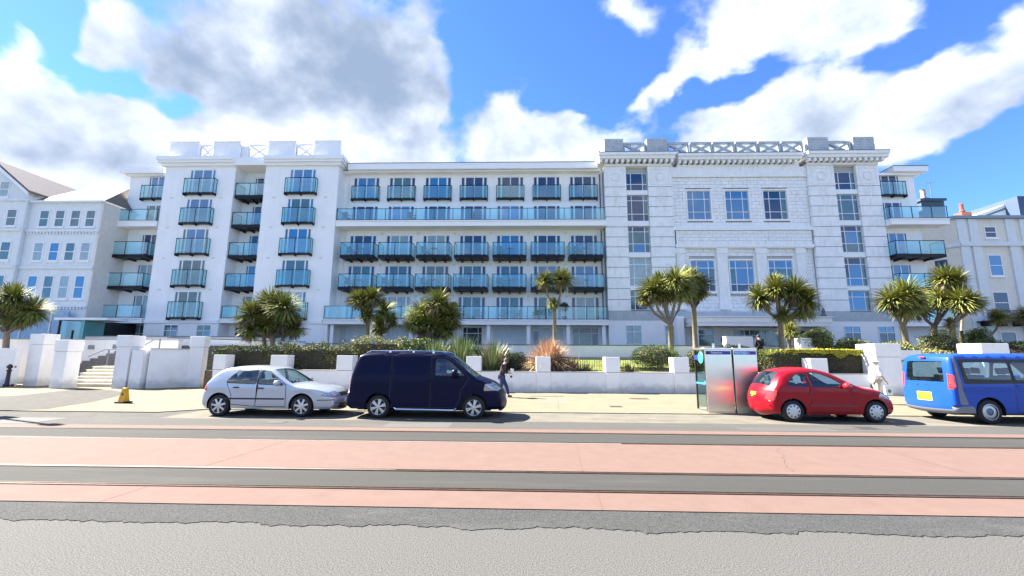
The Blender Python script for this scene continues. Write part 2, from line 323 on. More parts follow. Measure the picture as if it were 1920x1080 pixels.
struct(MB().prism([(-16.0,13.62),(-11.4,13.62),(-10.401,14.6),(-10.401,30),(-70,30),(-70,15.2),(-20,15.2)], 2, -.3, PZ-.002).obj('pavement', PAVE))
# darker drive crossing at the left, as in the mouth of the ramp
s = MB(); s.add([(x, y, PZ+.002) for x, y in ((-30,13.2),(-15.9,13.65),(-15.4,14.1),(-16.2,16.4),(-17.4,18.6),(-18.6,20.3),(-20.6,21.7),(-22.9,22.4),(-22.4,20.6),(-21.6,18.3),(-24,17.4),(-30,16.9))], [tuple(range(12))]); struct(s.obj('driveway', PAVSLAB))
for i in range(46):
    x = -10.4 + i*.915
    k = MB().box(x+.004, x+.911, 14.47, 14.597, -.1, PZ+.004).obj('kerb_stone', KERB, None, bevel=.012); struct(k)
# patches, covers and cracks that break up the paved surfaces
rg = random.Random(77)
COVER = mat('iron_cover', (.07,.065,.06), .6, metal=.4, var=.3, vscale=20)
for i, (x, y, w_, h_) in enumerate(((-4.2,17.2,.6,.45),(3.1,16.1,.45,.45),(4.6,19.3,.8,.5),(-11.2,18.1,.6,.6),(11.0,16.4,.6,.4),(-6.9,11.7,.5,.4),(8.6,11.75,.5,.4))):
    z = PZ if y > 14 else .008
    s = MB(); s.box(x, x+w_, y, y+h_, z-.02, z+.004); s.box(x+.03, x+w_-.03, y+.03, y+h_-.03, z+.004, z+.007); struct(s.obj('service_cover', COVER))
CRK = mat('crack_fill', (.05,.047,.043), .9)
def crack(x, y, dx, dy, n, z, wd=.012):
    s = MB(); px, py = x, y
    for k in range(n):
        qx = px+dx/n+rg.uniform(-.04,.04); qy = py+dy/n+rg.uniform(-.05,.05); L = sqrt((qx-px)**2+(qy-py)**2); nx, ny = -(qy-py)/L*wd/2, (qx-px)/L*wd/2
        s.quad((px-nx,py-ny,z), (qx-nx,qy-ny,z), (qx+nx,qy+ny,z), (px+nx,py+ny,z)); px, py = qx, qy
    struct(s.obj('surface_crack', CRK))
for a in ((-9.5,18.2,6.0,-.8,30,PZ+.003),(1.2,15.2,.4,7.0,34,PZ+.003),(-15.6,13.9,5.0,2.0,20,PZ+.003),(-3.2,14.7,-.6,7.2,30,PZ+.003),(6.4,15.9,4.4,.4,24,PZ+.003),(-12,12.0,9,.3,40,.012),(2,11.6,9,.35,40,.012),(.5,6.25,6,.3,30,.020,.005),(4.2,7.3,.8,1.9,24,.020,.004)): crack(*a)
PATCH = mat('repair_patch', (.085,.083,.08), .92, col2=(.05,.05,.05), vscale=50, bump=.6, bscale=70)
for x, y, w_, h_ in ((-3.6,11.25,1.7,.8),(5.4,11.3,2.4,.55),(-14.8,11.2,2.0,1.1)):
    sheet('repair_patch', x, x+w_, y, y+h_, .0105, PATCH)
PATCHP = mat('pavement_patch', (.155,.14,.10), .93, col2=(.125,.113,.082), vscale=2, bump=.4)
for x, y, w_, h_ in ((-6.8,15.2,2.6,1.2),(.3,16.9,1.5,3.6),(9.1,17.2,3.0,1.0),(-1.6,20.3,6.0,.5)):
    sheet('pavement_patch', x, x+w_, y, y+h_, PZ+.0025, PATCHP)
DRAIN = mat('drain_and_shadow', (.11,.10,.085), .8, var=.3)  # asphalt drain and the wall's shadow at its foot, painted as one dark strip
sheet('wall_drain_shadow', -15.5, 17.2, 22.25, 22.60, PZ+.003, DRAIN)
# ------------------------------------------------------------------ the hotel
HOTEL = empty('hotel_building', (0, 36, 0)); tag(HOTEL, 'long five storey white seafront hotel with glass balconies and a tiled stone wing', 'hotel')
OY = 36.0
class HB(MB):      # builder in world coordinates, shifted to the hotel root
    def obj(s, name, mats, parent=None, smooth=False, bevel=0, at=(0,0,0)):
        s.v = [(v[0], v[1]-OY, v[2]) for v in s.v] if parent is HOTEL else s.v
        return MB.obj(s, name, mats, parent, smooth, bevel)
FL = [4.85, 7.58, 10.33, 13.05, 15.75]
YT, YF = 35.6, 37.0
w = HB()       # left towers, with the recess between them
w.box(-31.9, -25.55, YT, 46, 2.4, 18.45); w.obj('tower_wall', RENDER, HOTEL)
w = HB(); w.box(-22.85, -16.3, YT, 46, 2.4, 18.45); w.obj('tower_wall', RENDER, HOTEL)
HB().box(-25.549, -22.851, YF, 46, 2.4, 18.45).obj('recess_wall', RENDER, HOTEL)
HB().box(-16.299, 6.95, YF, 46, 2.4, 18.35).obj('main_wall', RENDER, HOTEL)
HB().box(-35.95, -31.901, 36.6, 46, 2.4, 18.0).obj('end_wall', RENDER, HOTEL)
HB().box(30.31, 33.7, 36.6, 46, 2.4, 17.7).obj('end_wall', RENDER, HOTEL)
# cornices
def cornice(x0, x1, yf, z0, z1, proj, m=RENDER2, left=True, right=True):
    s = HB(); h = z1-z0
    for a, b, p in ((0, .3, .45), (.3, .55, .8), (.55, .98, 1.0)):
        s.box(x0-(proj*p if left else 0), x1+(proj*p if right else 0), yf-proj*p, yf+9, z0+h*a, z0+h*b-.002*(a>0))
    return s.obj('cornice', m, HOTEL)
cornice(-31.9, -25.55, YT, 18.35, 19.15, .55, right=False)
cornice(-22.85, -16.3, YT, 18.35, 19.15, .55, left=False)
HB().box(-25.549, -22.851, YT-.28, 40, 18.36, 19.1).obj('cornice', RENDER2, HOTEL)
s = HB(); s.box(-15.72, 6.4, 36.05, 46, 18.22, 18.78); s.box(-16.298, 6.6, 36.4, 46, 18.1, 18.218); s.obj('cornice', RENDER2, HOTEL)
HB().box(-15.72, 6.4, 36.02, 36.3, 18.782, 18.83).obj('roof_edge', LEAD, HOTEL)
s = HB(); s.box(-36.5, -32.46, 36.0, 46, 18.0, 18.55); s.box(-36.2, -31.95, 36.3, 46, 17.85, 17.998); s.obj('cornice', RENDER2, HOTEL)
s = HB(); s.box(31.6, 34.5, 36.0, 46, 17.72, 18.2); s.box(30.4, 34.0, 36.3, 46, 17.5, 17.718); s.obj('cornice', RENDER2, HOTEL)
HB().box(31.6, 34.55, 35.97, 46, 18.202, 18.26).obj('roof_edge', LEAD, HOTEL)
# parapet blocks and crossed panels over the towers
for a, b, y0 in ((-31.75,-29.1,35.55),(-27.75,-25.35,35.55),(-22.75,-20.35,35.55),(-18.6,-16.25,35.55)):
    s = HB(); s.box(a, b, y0, y0+2.6, 19.16, 20.62); s.box(a-.04, b+.04, y0-.04, y0+2.64, 20.622, 20.72); s.obj('parapet_block', RENDER, HOTEL)
def xpanel(a, b, y, z0, z1, m, t=.16, th=.22):
    s = HB(); s.box(a, b, y, y+th, z0, z0+.12); s.box(a, b, y, y+th, z1-.16, z1)
    s.box(a, a+.1, y+.002, y+th-.002, z0+.12, z1-.16); s.box(b-.1, b, y+.002, y+th-.002, z0+.12, z1-.16)
    c = ((a+b)/2, (z0+z1)/2-.02); w_ = (b-a)/2-.1; h = (z1-z0)/2-.14
    for k, sg in enumerate((1, -1)):
        L = sqrt(w_*w_+h*h); dx, dz = w_/L, sg*h/L; nx, nz = -dz*t/2, dx*t/2; e = .004*k
        s.prism([(c[0]-w_+nx, c[1]-sg*h+nz), (c[0]-w_-nx, c[1]-sg*h-nz), (c[0]+w_-nx, c[1]+sg*h-nz), (c[0]+w_+nx, c[1]+sg*h+nz)], 1, y+.03+e, y+th-.03-e)
    return s
for a, b in ((-29.05,-27.8), (-24.6,-22.8), (-20.3,-18.65)):
    xpanel(a, b, 35.75, 19.16, 20.5, RENDER2).obj('cross_panel', RENDER2, HOTEL)
HB().box(-25.3, -24.65, 35.75, 36, 19.16, 20.35).obj('parapet_block', RENDER, HOTEL)

# ---- door sets: frame > panes; local origin at bottom centre of the opening, wall face at y=0
def door_set(w=2.35, h=2.08, side=.24, mull=.14, lintel=.06):
    f = MB(); H = w/2; f.box(-H, H, -.03, .06, h-lintel, h)
    f.box(-H, H, -.03, .06, 0, .07)
    xs = [-H, -H+.05, -H+.05+side, -H+.05+side+mull, -.045, .045, H-.05-side-mull, H-.05-side, H-.05, H]
    for a, b in ((xs[0], xs[1]), (xs[2], xs[3]), (xs[4], xs[5]), (xs[6], xs[7]), (xs[8], xs[9])): f.box(a, b, -.028, .058, .07, h-lintel)
    fm = f.mesh('window', UPVC)
    pw = xs[4]-xs[3]
    pm = MB().box(0, pw, -.006, .006, .07, h-lintel)
    sm = MB().box(0, side, -.006, .006, .07, h-lintel)
    return fm, pm, sm, xs, h
DS = {}
def pane_mesh(key, mb, k):
    kk = (key, k)
    if kk not in DS: DS[kk] = mb.mesh('pane', PANE[k])
    return DS[kk]
DD = {'main': door_set(), 'tower': door_set(2.3, 2.3, .2, .12), 'small': door_set(1.7, 2.1, .12, .08)}
REVEAL = mat('pale_grey_fitting', (.70,.70,.69), .8)  # plain pale grey of the wall vents and wall lights
def place_door(kind, x, y, z, kin, kside=None):
    fm, pm, sm, xs, h = DD[kind]; fr = inst(fm, 'window', HOTEL, (x, y-OY-.01, z))
    for a in (xs[3], xs[5]): inst(pane_mesh(kind, pm, kin), 'pane', fr, (a, 0, 0))
    for a in (xs[1], xs[7]): inst(pane_mesh(kind+'s', sm, 0 if kside is None else kside), 'side_pane', fr, (a, 0, 0))
    return fr
BX = [-14.29, -11.03, -7.77, -4.52, -1.26, 1.98, 5.21]
kinds = {4: [1,3,1,0,0,0,0], 3: [0,1,0,0,1,0,0], 2: [0,2,2,0,1,0,0], 1: [3,3,3,3,3,1,1], 0: [2,2,2,3,3,3,2]}
for r in range(5):
    for i, x in enumerate(BX): place_door('main', x, YF, FL[r], kinds[r][i], 2 if r == 0 and i < 3 else None)
for X in (-28.42, -19.45):
    for r in range(5): place_door('tower', X, YT, FL[r], [3,3,1,1,1][r] if X < -20 else [2,3,1,3,1][r], [3,3,3,1,1][r])
for r in range(5): place_door('small', -23.75, YF, FL[r], [3,1,0,0,0][r])
for r in range(5): place_door('small', -33.2 if r < 4 else -33.3, 36.6, FL[r] if r else FL[0], [2,2,0,3,1][r])
for r in range(5): place_door('small', 31.55, 36.6, FL[r], [2,1,1,0,0][r])

# ---- balconies: floor frame part > railing, glass panels
def bal_parts(w, depth, rh, nb, legs=True, base=.26, dark=True):
    P = {}
    b = MB(); H = w/2
    b.box(-H, H, -depth, 0, -base, 0) if depth > .6 else b.box(-H, H, -depth, 0, -.10, 0)
    if depth > .6:
        for x in (-H*.62, 0, H*.62): b.prism([(0, -base), (0, -base-.16), (-depth*.5, -base-.10), (-depth*.95, -base)], 0, x-.07, x+.07)
    else:
        for x in (-H+.05, 0, H-.05): b.box(x-.03, x+.03, -depth-.02, 0, -.22, -.102)
    P['balcony'] = b.mesh('balcony', DARKFR)
    r = MB(); t = .035
    for k in range(nb+1):
        x = -H+.03 + (w-.06)*k/nb; r.box(x-t/2, x+t/2, -depth+.01, -depth+.05, 0, rh)
    for x in (-H+.03, H-.03): r.box(x-t/2, x+t/2, -.05, -.012, 0, rh)
    r.box(-H, H, -depth-.002, -depth+.062, rh+.001, rh+.04)
    for x in (-H+.03, H-.03): r.box(x-.03, x+.03, -depth+.064, -.01, rh+.002, rh+.038)
    P['railing'] = r.mesh('railing', DARKFR)
    pw = (w-.06)/nb - t - .02
    P['gl'] = MB().box(0, pw, -.006, .006, .06, rh-.02).mesh('glass_panel', BALG)
    P['gl2'] = MB().box(0, pw, -.006, .006, .06, rh-.02).mesh('glass_panel', BALG2)
    P['gs'] = MB().box(-.006, .006, -depth+.08, -.06, .06, rh-.02).mesh('side_glass', BALG)
    P['x'] = [-H+.03 + (w-.06)*k/nb + t/2+.01 for k in range(nb)]; P['d'] = depth; P['H'] = H
    return P
def place_bal(P, x, y, z, clean=False):
    b = inst(P['balcony'], 'balcony', HOTEL, (x, y-OY, z)); inst(P['railing'], 'railing', b)
    for a in P['x']: inst(P['gl2' if clean else 'gl'], 'glass_panel', b, (a, -P['d']+.03, 0))
    if P['d'] > .25:
        for a in (-P['H']+.03, P['H']-.03): inst(P['gs'], 'side_glass', b, (a, 0, 0))
    return b
BM = bal_parts(2.86, 1.35, 1.08, 2); BJ = bal_parts(2.5, .36, 1.15, 2); BT = bal_parts(2.74, .40, 1.28, 2); BR = bal_parts(2.62, 1.25, 1.1, 2); BE = bal_parts(3.95, 1.3, 1.1, 2); BEJ = bal_parts(2.2, .36, 1.15, 2)
for i, x in enumerate(BX):
    place_bal(BM, x, YF, FL[1], i in (3,4,5,6)); place_bal(BM, x, YF, FL[2], i > 3 or i == 0); place_bal(BJ, x, YF, FL[4], i % 3 == 2)
for X in (-28.42, -19.45):
    for r in range(5): place_bal(BT, X, YT, FL[r]+.06, r % 2)
for r in range(1, 5): place_bal(BR, -24.2, YF, FL[r], r % 2)
for r in (1, 2): place_bal(BE, -34.35, 36.6+.1, FL[r]+(.0))
place_bal(BEJ, -33.45, 36.6, FL[4])
place_bal(BE, 32.35, 36.7, FL[2], True); place_bal(BE, 32.35, 36.7, FL[1], True); place_bal(BEJ, 31.6, 36.6, FL[4])
# ---- long white slabs with glass balustrades
def long_slab(x0, x1, yf, yb, ztop, zbot, posts, rh=1.05):
    s = HB(); s.box(x0, x1, yf, yb, zbot, ztop-.1); s.box(x0-.05, x1, yf-.06, yb, ztop-.098, ztop); sl = s.obj('balcony', RENDER2, HOTEL)
    r = MB(); d = .035
    def M(name, mb, m): mb.v = [(v[0], v[1]-OY, v[2]) for v in mb.v]; o = mb.obj(name, m, sl); return o
    for x in posts: r.box(x-d/2, x+d/2, yf+.03, yf+.08, ztop, ztop+rh)
    r.box(x0, x1, yf+.028, yf+.082, ztop+rh, ztop+rh+.035)
    r.box(x0, x1, yf+.035, yf+.07, ztop+.04, ztop+.08)
    if yb-yf > .6: r.box(x0+.01, x0+.05, yf+.083, yb, ztop+rh, ztop+rh+.034)
    M('railing', r, DARKFR)
    for a, b in zip(posts[:-1], posts[1:]):
        n = 2 if b-a > 2.2 else 1
        for k in range(n):
            p = a+(b-a)*k/n+.03; q = a+(b-a)*(k+1)/n-.03
            M('glass_panel', MB().box(p, q, yf+.047, yf+.06, ztop+.08, ztop+rh), BALG)
    M('side_glass', MB().box(x0+.022, x0+.034, yf+.09, yb-.02, ztop+.08, ztop+rh), BALG)
    return sl
P7 = [-16.28+.05, -14.7, -12.0, -9.35, -6.15, -2.95, .25, 3.4, 6.85]
long_slab(-16.28, 6.9, 35.65, YF-.001, 13.37, 12.86, P7)
long_slab(-16.7, 6.9, 35.5, YF-.001, 4.86, 4.42, [-16.64, -14.3, -12.6, -10.2, -9.35, -6.9, -5.0, -3.4, -2.95, -1.4, .25, 1.75, 3.4, 5.1, 6.84])
long_slab(-37.3, -32.0, 35.5, 36.599, 13.35, 12.85, [-37.25, -36.2, -34.6, -32.9, -32.05])
long_slab(-36.9, -32.0, 35.3, 36.599, 4.86, 4.42, [-36.85, -35.9, -34.2, -32.1])
long_slab(-25.53, -22.87, 35.7, YF-.001, 4.86, 4.5, [-25.48, -24.2, -22.9])
long_slab(30.35, 35.1, 35.5, 36.599, 13.35, 12.85, [30.4, 32.2, 33.8, 35.05])
long_slab(30.35, 34.2, 35.3, 36.599, 4.86, 4.42, [30.4, 32.2, 34.15])
HB().box(-31.9, -25.6, YT-.1, YT, 4.45, 4.75).obj('string_course', RENDER2, HOTEL)
HB().box(-22.8, -16.75, YT-.1, YT, 4.45, 4.75).obj('string_course', RENDER2, HOTEL)
# ground floor of the middle range: columns, louvred screens, glazing
for x in (-16.0, -12.65, -9.4, -6.15, -2.95, .35, 3.6, 6.5):
    HB().box(x-.14, x+.14, 35.75, 36.03, 2.5, 4.418).obj('column', RENDER2, HOTEL)
SCREEN = mat('pale_screen', (.62,.70,.74), .5, var=.15)
def ground_win(x0, x1, y, z0, z1, cols, rows, k, name='window'):
    f = MB(); W_ = x1-x0; H = z1-z0; t = .05
    for i in range(len(cols)+1):
        x = W_*sum(cols[:i]); f.box(max(0, x-t/2), min(W_, x+t/2), -.04, .05, 0, H)
    for j in range(len(rows)+1):
        z = H*sum(rows[:j]); f.box(0, W_, -.038, .048, max(0, z-t/2), min(H, z+t/2))
    fo = f.obj(name, UPVC, HOTEL); fo.location = (x0, y-OY, z0)
    for i, c in enumerate(cols):
        for j, r in enumerate(rows):
            kk = k[(i+j*len(cols)) % len(k)] if isinstance(k, (list, tuple)) else k
            a = W_*sum(cols[:i])+t/2; b = W_*sum(cols[:i+1])-t/2; c0 = H*sum(rows[:j])+t/2; c1 = H*sum(rows[:j+1])-t/2
            MB().box(a, b, -.006, .006, c0, c1).obj('pane', PANE[kk], fo)
    return fo
for i, (a, b) in enumerate(((-15.8,-12.9),(-12.4,-9.6),(-9.1,-6.4),(-5.2,-3.6),(-2.6,.1),(.6,3.3),(3.9,6.2))):
    if i == 3: ground_win(a, b, YF-.01, 2.6, 4.3, [.2,.6,.2], [.7,.3], [0,0,0,0,0,0]); continue
    if i == 6: ground_win(a+.2, b, YF-.01, 2.6, 4.3, [.25,.5,.25], [.72,.28], [3,3,0,0,0,0]); continue
    f = HB(); n = 7
    for k in range(n):
        xa = a+(b-a)*k/n; HB().box(xa+.015, xa+(b-a)/n-.015, YF-.06, YF-.022, 2.5, 4.25).obj('screen_panel', SCREEN, HOTEL)
    f.box(a, b, YF-.02, YF-.005, 2.45, 4.3); f.obj('screen_frame', SCREEN, HOTEL)
for x in (-9.95, .75):
    ground_win(x, x+.5, YF-.08, 2.6, 4.0, [1], [1], [0])
for X in (-30.1, -27.3): ground_win(X, X+1.15, YT-.01, 2.95, 4.3, [.5,.5], [.65,.35], [3,1,3,3])
ground_win(-20.6, -18.6, YT-.01, 2.95, 4.3, [.4,.6], [.7,.3], [2,2,2,2])
ground_win(-25.0, -23.4, YF-.01, 2.6, 4.3, [.4,.6], [.7,.3], [0,2,0,2])
ground_win(-34.9, -32.2, 36.6-.01, 2.6, 4.3, [.33,.34,.33], [.6,.4], [3,2,3,2,2,3])
for X, r in ((8.35,1.25),(11.5,1.25)): ground_win(X, X+r, 35.98, 2.95, 4.45, [.5,.5], [.65,.35], [2,2,2,2] if X < 9 else [2,2,2,1])
for X, r in ((25.9,1.25),(28.6,1.25)): ground_win(X, X+r, 35.98, 2.95, 4.45, [.5,.5], [.65,.35], [0,0,1,1])
# entrance canopy at the far left with glass porch
s = HB(); s.box(-35.3, -31.2, 31.6, 33.5, 4.36, 4.54); s.obj('entrance_canopy', RENDER2, HOTEL)
HB().box(-35.1, -34.98, 31.8, 31.92, 2.2, 4.36).obj('canopy_post', DARKFR, HOTEL)
HB().box(-34.0, -33.9, 31.8, 31.9, 2.2, 3.6).obj('canopy_post', DARKFR, HOTEL)
HB().box(-34.98, -33.4, 31.84, 31.87, 2.9, 4.3).obj('porch_glass', BALG2, HOTEL)
HB().box(-35.0, -33.4, 31.82, 31.9, 2.2, 2.9).obj('porch_panel', DARKFR, HOTEL)
HB().box(-33.38, -33.1, 31.8, 33.4, 2.2, 4.36).obj('porch_glass', mat('green_glass', (.12,.38,.36), .05, ior=1.6), HOTEL)
HB().box(-35.39, -33.3, 34.3, 36.4, 2.2, 4.40).obj('doorway', mat('doorway_shade', (.01,.012,.016), .8), HOTEL)  # solid near-black box painted as the shade inside the doorway recess
# small soffit lights / vents dotted on the towers
for X in (-31.0, -26.6, -21.9, -17.3):
    for r in range(1, 5):
        HB().box(X-.12, X+.12, YT-.05, YT-.001, FL[r]-.35, FL[r]-.22).obj('wall_vent', REVEAL, HOTEL)
for x in (-12.65, -9.4, -6.15, -2.95, .35, 3.6):
    for z in (9.75, 12.55, 6.95): HB().box(x-.1, x+.1, YF-.1, YF-.001, z-.05, z+.1).obj('wall_light', REVEAL, HOTEL)
HB().tube([(-15.9, 36.9, 18.0), (-15.9, 36.9, 4.9)], .04, 6).obj('drain_pipe', UPVC, HOTEL)
HB().tube([(6.7, 36.9, 18.0), (6.7, 36.9, 4.9)], .04, 6).obj('drain_pipe', DARKFR, HOTEL)

# ---- tiled wing
YS = 36.0
for a, b, c in ((6.99, 8.80, .06), (8.801, 10.729, .35), (10.73, 12.73, .06), (24.38, 26.55, .06), (26.551, 28.479, .35), (28.48, 30.28, .06)):
    HB().box(a, b, YS+c, 47, 4.9, 18.3).obj('stone_backing', STONEJ, HOTEL)
HB().box(6.95, 30.3, YS, 47, 2.4, 4.86).obj('ground_wall', RENDER, HOTEL)
HB().box(6.97, 12.8, YS-.03, YS+.3, 4.862, 5.62).obj('plinth_band', PLINTH, HOTEL)
HB().box(24.3, 30.28, YS-.03, YS+.3, 4.862, 5.62).obj('plinth_band', PLINTH, HOTEL)
GRV = [5.62, 6.58, 7.51, 8.42, 9.32, 10.21, 11.09, 11.96, 12.84, 13.74, 14.65, 15.55, 16.44]
rng = random.Random(3)
for (a, b) in ((6.95, 8.83), (10.7, 12.75), (24.36, 26.58), (28.45, 30.3)):
    for z0, z1 in zip(GRV[:-1], GRV[1:]):
        HB().box(a, b, YS+rng.uniform(0, .006), YS+.3, z0+.03, z1-.03).obj('stone_course', STONE, HOTEL, bevel=.015)
    # capital panel with wreath and hanging ornament
    HB().box(a, b, YS, YS+.3, 16.47, 18.3).obj('capital_panel', STONE, HOTEL)
    s = HB(); c = (a+b)/2
    s.box(a+.2, b-.2, YS-.035, YS, 18.0, 18.06); s.box(a+.2, b-.2, YS-.035, YS, 16.62, 16.68); s.box(a+.2, a+.26, YS-.033, YS, 16.68, 18.0); s.box(b-.26, b-.2, YS-.033, YS, 16.68, 18.0)
    for q in range(20):
        t0 = 2*pi*q/20; s.tube([(c+.36*cos(t0), YS-.02, 17.35+.36*sin(t0)), (c+.36*cos(t0+.32), YS-.02, 17.35+.36*sin(t0+.32))], .05, 5)
    s.obj('wreath', STONE2, HOTEL)['kind'] = 'stuff'
    s = HB()
    for j in range(9):
        z = 16.35-.2*j; s.box(c-.06-.03*(j % 2), c+.06+.03*(j % 2), YS-.05, YS+.01, z-.14, z)
        if j < 5: s.box(c-.3, c-.22, YS-.04, YS+.01, z-.12, z); s.box(c+.22, c+.3, YS-.04, YS+.01, z-.12, z)
    s.obj('drop_ornament', STONE, HOTEL)['kind'] = 'stuff'
def stone_win(x0, x1, y, z0, z1, k, cols=(.24,.52,.24), rows=(.27,.5,.23)):
    fo = ground_win(x0, x1, y, z0, z1, list(cols), list(rows), k)
    return fo
WZ = [(16.18,17.74,(.36,.64)),(13.42,15.71,(.27,.53,.20)),(10.66,12.92,(.33,.47,.20)),(7.80,10.16,(.27,.50,.23)),(5.75,7.36,(.7,.3))]
K1 = [[0,0,3,0,0,3,0,0,3],[0,0,0,0,0,3,0,0,3],[3,1,3,3,3,3,0,0,3],[2]*9,[3,0,2,3,2,2]]
K2 = [[0,0,3,0,0,3,0,0,3],[3,3,3,3,3,3,3,3,3],[0,3,3,0,1,3,0,0,3],[1,1,3,0,1,3,0,0,3],[1,1,3,3,1,3]]
for X, KK in ((8.86, K1), (26.61, K2)):
    for (z0, z1, rows), k in zip(WZ, KK): stone_win(X, X+1.81, YS+.25, z0, z1, k, (.22,.56,.22), rows)
    for z0, z1 in ((15.75,16.14),(12.96,13.38),(10.2,10.62),(7.4,7.76)): HB().box(X-.01, X+1.82, YS+.1, YS+.34, z0, z1).obj('spandrel', UPVC, HOTEL)
# centre bay
s = HB(); YC = YS+.28
s.box(12.751, 24.359, YC+.22, 47, 4.9, 18.3); s.obj('stone_backing', STONEJ, HOTEL)
def tiles(x0, x1, z0, z1, y, holes, tw=.62, th=.31, j=.017, m=STONE, name='tile_field', depth=.2, seed=1):
    """brick-bonded glazed tiles with recessed joints, cut round the openings"""
    s = HB(); rg = random.Random(seed); r = 0; z = z0
    nrow = max(1, round((z1-z0)/th)); th = (z1-z0)/nrow
    while r < nrow:
        za, zb = z0+th*r, z0+th*(r+1); cuts = [(x0, x1)]
        for (a, b, c, d) in holes:
            if zb-.01 > c and za+.01 < d:
                nc = []
                for p, q in cuts:
                    if b <= p or a >= q: nc.append((p, q)); continue
                    if a > p: nc.append((p, a))
                    if b < q: nc.append((b, q))
                cuts = nc
        for p, q in cuts:
            xs = [p]; x = x0 + (tw*.5 if r % 2 else 0)
            while x < q:
                if x > p+.08 and x < q-.08: xs.append(x)
                x += tw
            xs.append(q)
            for a, b in zip(xs[:-1], xs[1:]):
                e = rg.uniform(0, .005); s.box(a+j/2, b-j/2, y+e, y+depth, za+j/2, zb-j/2)
        r += 1
    o = s.obj(name, m, HOTEL); o['kind'] = 'stuff'; return o
UW = [(14.09,16.04),(17.35,19.29),(20.59,22.53)]
HU = [(a-.12, b+.12, 13.42, 16.3) for a, b in UW]; LW = [(a-.02, b-.02) for a, b in UW]
HL = [(a-.1, b+.1, 7.2, 10.15) for a, b in LW]
tiles(12.76, 24.35, 13.0, 17.35, YC, HU, name='tile_field')
tiles(12.9, 24.25, 11.35, 12.55, YC-.14, [], seed=4)
tiles(12.76, 24.35, 5.05, 11.0, YC+.12, HL, seed=2, depth=.08)
# frieze, architrave mouldings, ledges
s = HB(); s.box(12.76, 24.35, YC-.1, YC+.2, 17.36, 18.3); s.box(12.9, 24.2, YC-.16, YC-.1, 17.36, 17.5); s.obj('frieze', STONE2, HOTEL)
s = HB(); s.box(12.62, 24.5, YC-.28, YC+.2, 12.56, 12.74); s.box(12.7, 24.42, YC-.2, YC+.2, 12.742, 12.9); s.box(12.76, 24.35, YC-.1, YC+.2, 12.902, 12.99); s.obj('ledge', STONE2, HOTEL)
s = HB(); s.box(12.8, 24.32, YC-.24, YC+.2, 11.08, 11.34); s.box(12.85, 24.27, YC-.16, YC+.2, 11.0, 11.078); s.obj('architrave', STONE2, HOTEL)
for (a, b), k in zip(UW, ([1,1,1,1,1,1,1,1,1],[1,1,1,1,1,1,1,1,1],[0,0,3,0,0,3,0,0,3])):
    stone_win(a, b, YC+.12, 13.6, 16.13, [k[6],k[7],k[8],k[3],k[4],k[5],k[0],k[1],k[2]], (.25,.5,.25), (.26,.46,.28))
    s = HB(); s.box(a-.14, b+.14, YC-.06, YC+.2, 13.42, 13.58); s.box(a-.12, b+.12, YC-.03, YC+.2, 16.15, 16.29); s.box(a-.12, a-.02, YC-.03, YC+.2, 13.582, 16.148); s.box(b+.02, b+.12, YC-.03, YC+.2, 13.582, 16.148); s.obj('window_surround', STONE2, HOTEL)
for (a, b), k in zip(LW, ([0,0,0,3,1,3,1,1,1],[0,0,0,3,1,1,1,1,1],[1,1,1,3,3,3,1,1,1])):
    stone_win(a, b, YC+.16, 7.35, 9.97, k, (.25,.5,.25), (.23,.53,.24))
    s = HB(); s.box(a-.14, b+.14, YC+.02, YC+.3, 7.16, 7.33); s.box(a-.1, b+.1, YC+.05, YC+.3, 9.99, 10.12); s.box(a-.1, a-.02, YC+.05, YC+.3, 7.332, 9.988); s.box(b+.02, b+.1, YC+.05, YC+.3, 7.332, 9.988); s.obj('window_surround', STONE2, HOTEL)
    s = HB()
    for q in range(6):     # relief lattice under the sill
        x = a+.1+(b-a-.2)*q/6; d = (b-a-.2)/6
        for sg in (0, 1): s.prism([(x, 6.45+sg*.5), (x+.05, 6.45+sg*.5), (x+d, 6.95-sg*.5), (x+d-.05, 6.95-sg*.5)], 1, YC+.085-.004*sg, YC+.13)
    s.obj('relief_panel', STONE2, HOTEL)['kind'] = 'stuff'
for i, x in enumerate((13.2, 16.69, 19.94, 23.2)):   # fluted pilasters
    wd = .42 if i in (1, 2) else .34
    s = HB(); s.box(x-wd, x+wd, YC-.08, YC+.2, 6.2, 10.55)
    for q in range(4): xx = x-wd+.1+q*(2*wd-.2)/3.5; s.box(xx, xx+.07, YC-.105, YC-.08, 6.5, 10.45)
    s.box(x-wd-.06, x+wd+.06, YC-.14, YC+.2, 10.552, 10.998); s.box(x-wd-.06, x+wd+.06, YC-.12, YC+.2, 5.8, 6.198)
    s.obj('pilaster', STONE2, HOTEL)
HB().box(12.77, 24.34, YC-.03, YC+.2, 4.95, 5.6).obj('plinth_band', PLINTH, HOTEL)
# modillion cornice and parapet
def mod_cornice(x0, x1, yf, pl, pr):
    s = HB(); s.box(x0, x1, yf-.12, yf+9, 18.3, 18.5); s.box(x0-pl, x1+pr, yf-.62, yf+9, 18.78, 19.05); s.box(x0-pl-.06, x1+pr+.06, yf-.74, yf+9, 19.052, 19.3); s.obj('cornice', STONE2, HOTEL)
    HB().box(x0-pl-.05, x1+pr+.05, yf-.76, yf+5, 19.302, 19.36).obj('roof_edge', LEAD, HOTEL)
    m = None; x = x0-pl+.15
    s0 = MB().box(-.11, .11, -.4, 0, 0, .27)
    msh = s0.mesh('modillion', STONE2)
    while x < x1+pr-.05:
        inst(msh, 'modillion', HOTEL, (x, yf-.121-OY, 18.502)); x += .47
mod_cornice(6.95, 12.75, YS, .5, .2); mod_cornice(13.3, 23.8, YS+.28, 0, 0); mod_cornice(24.36, 30.3, YS, .2, .55)
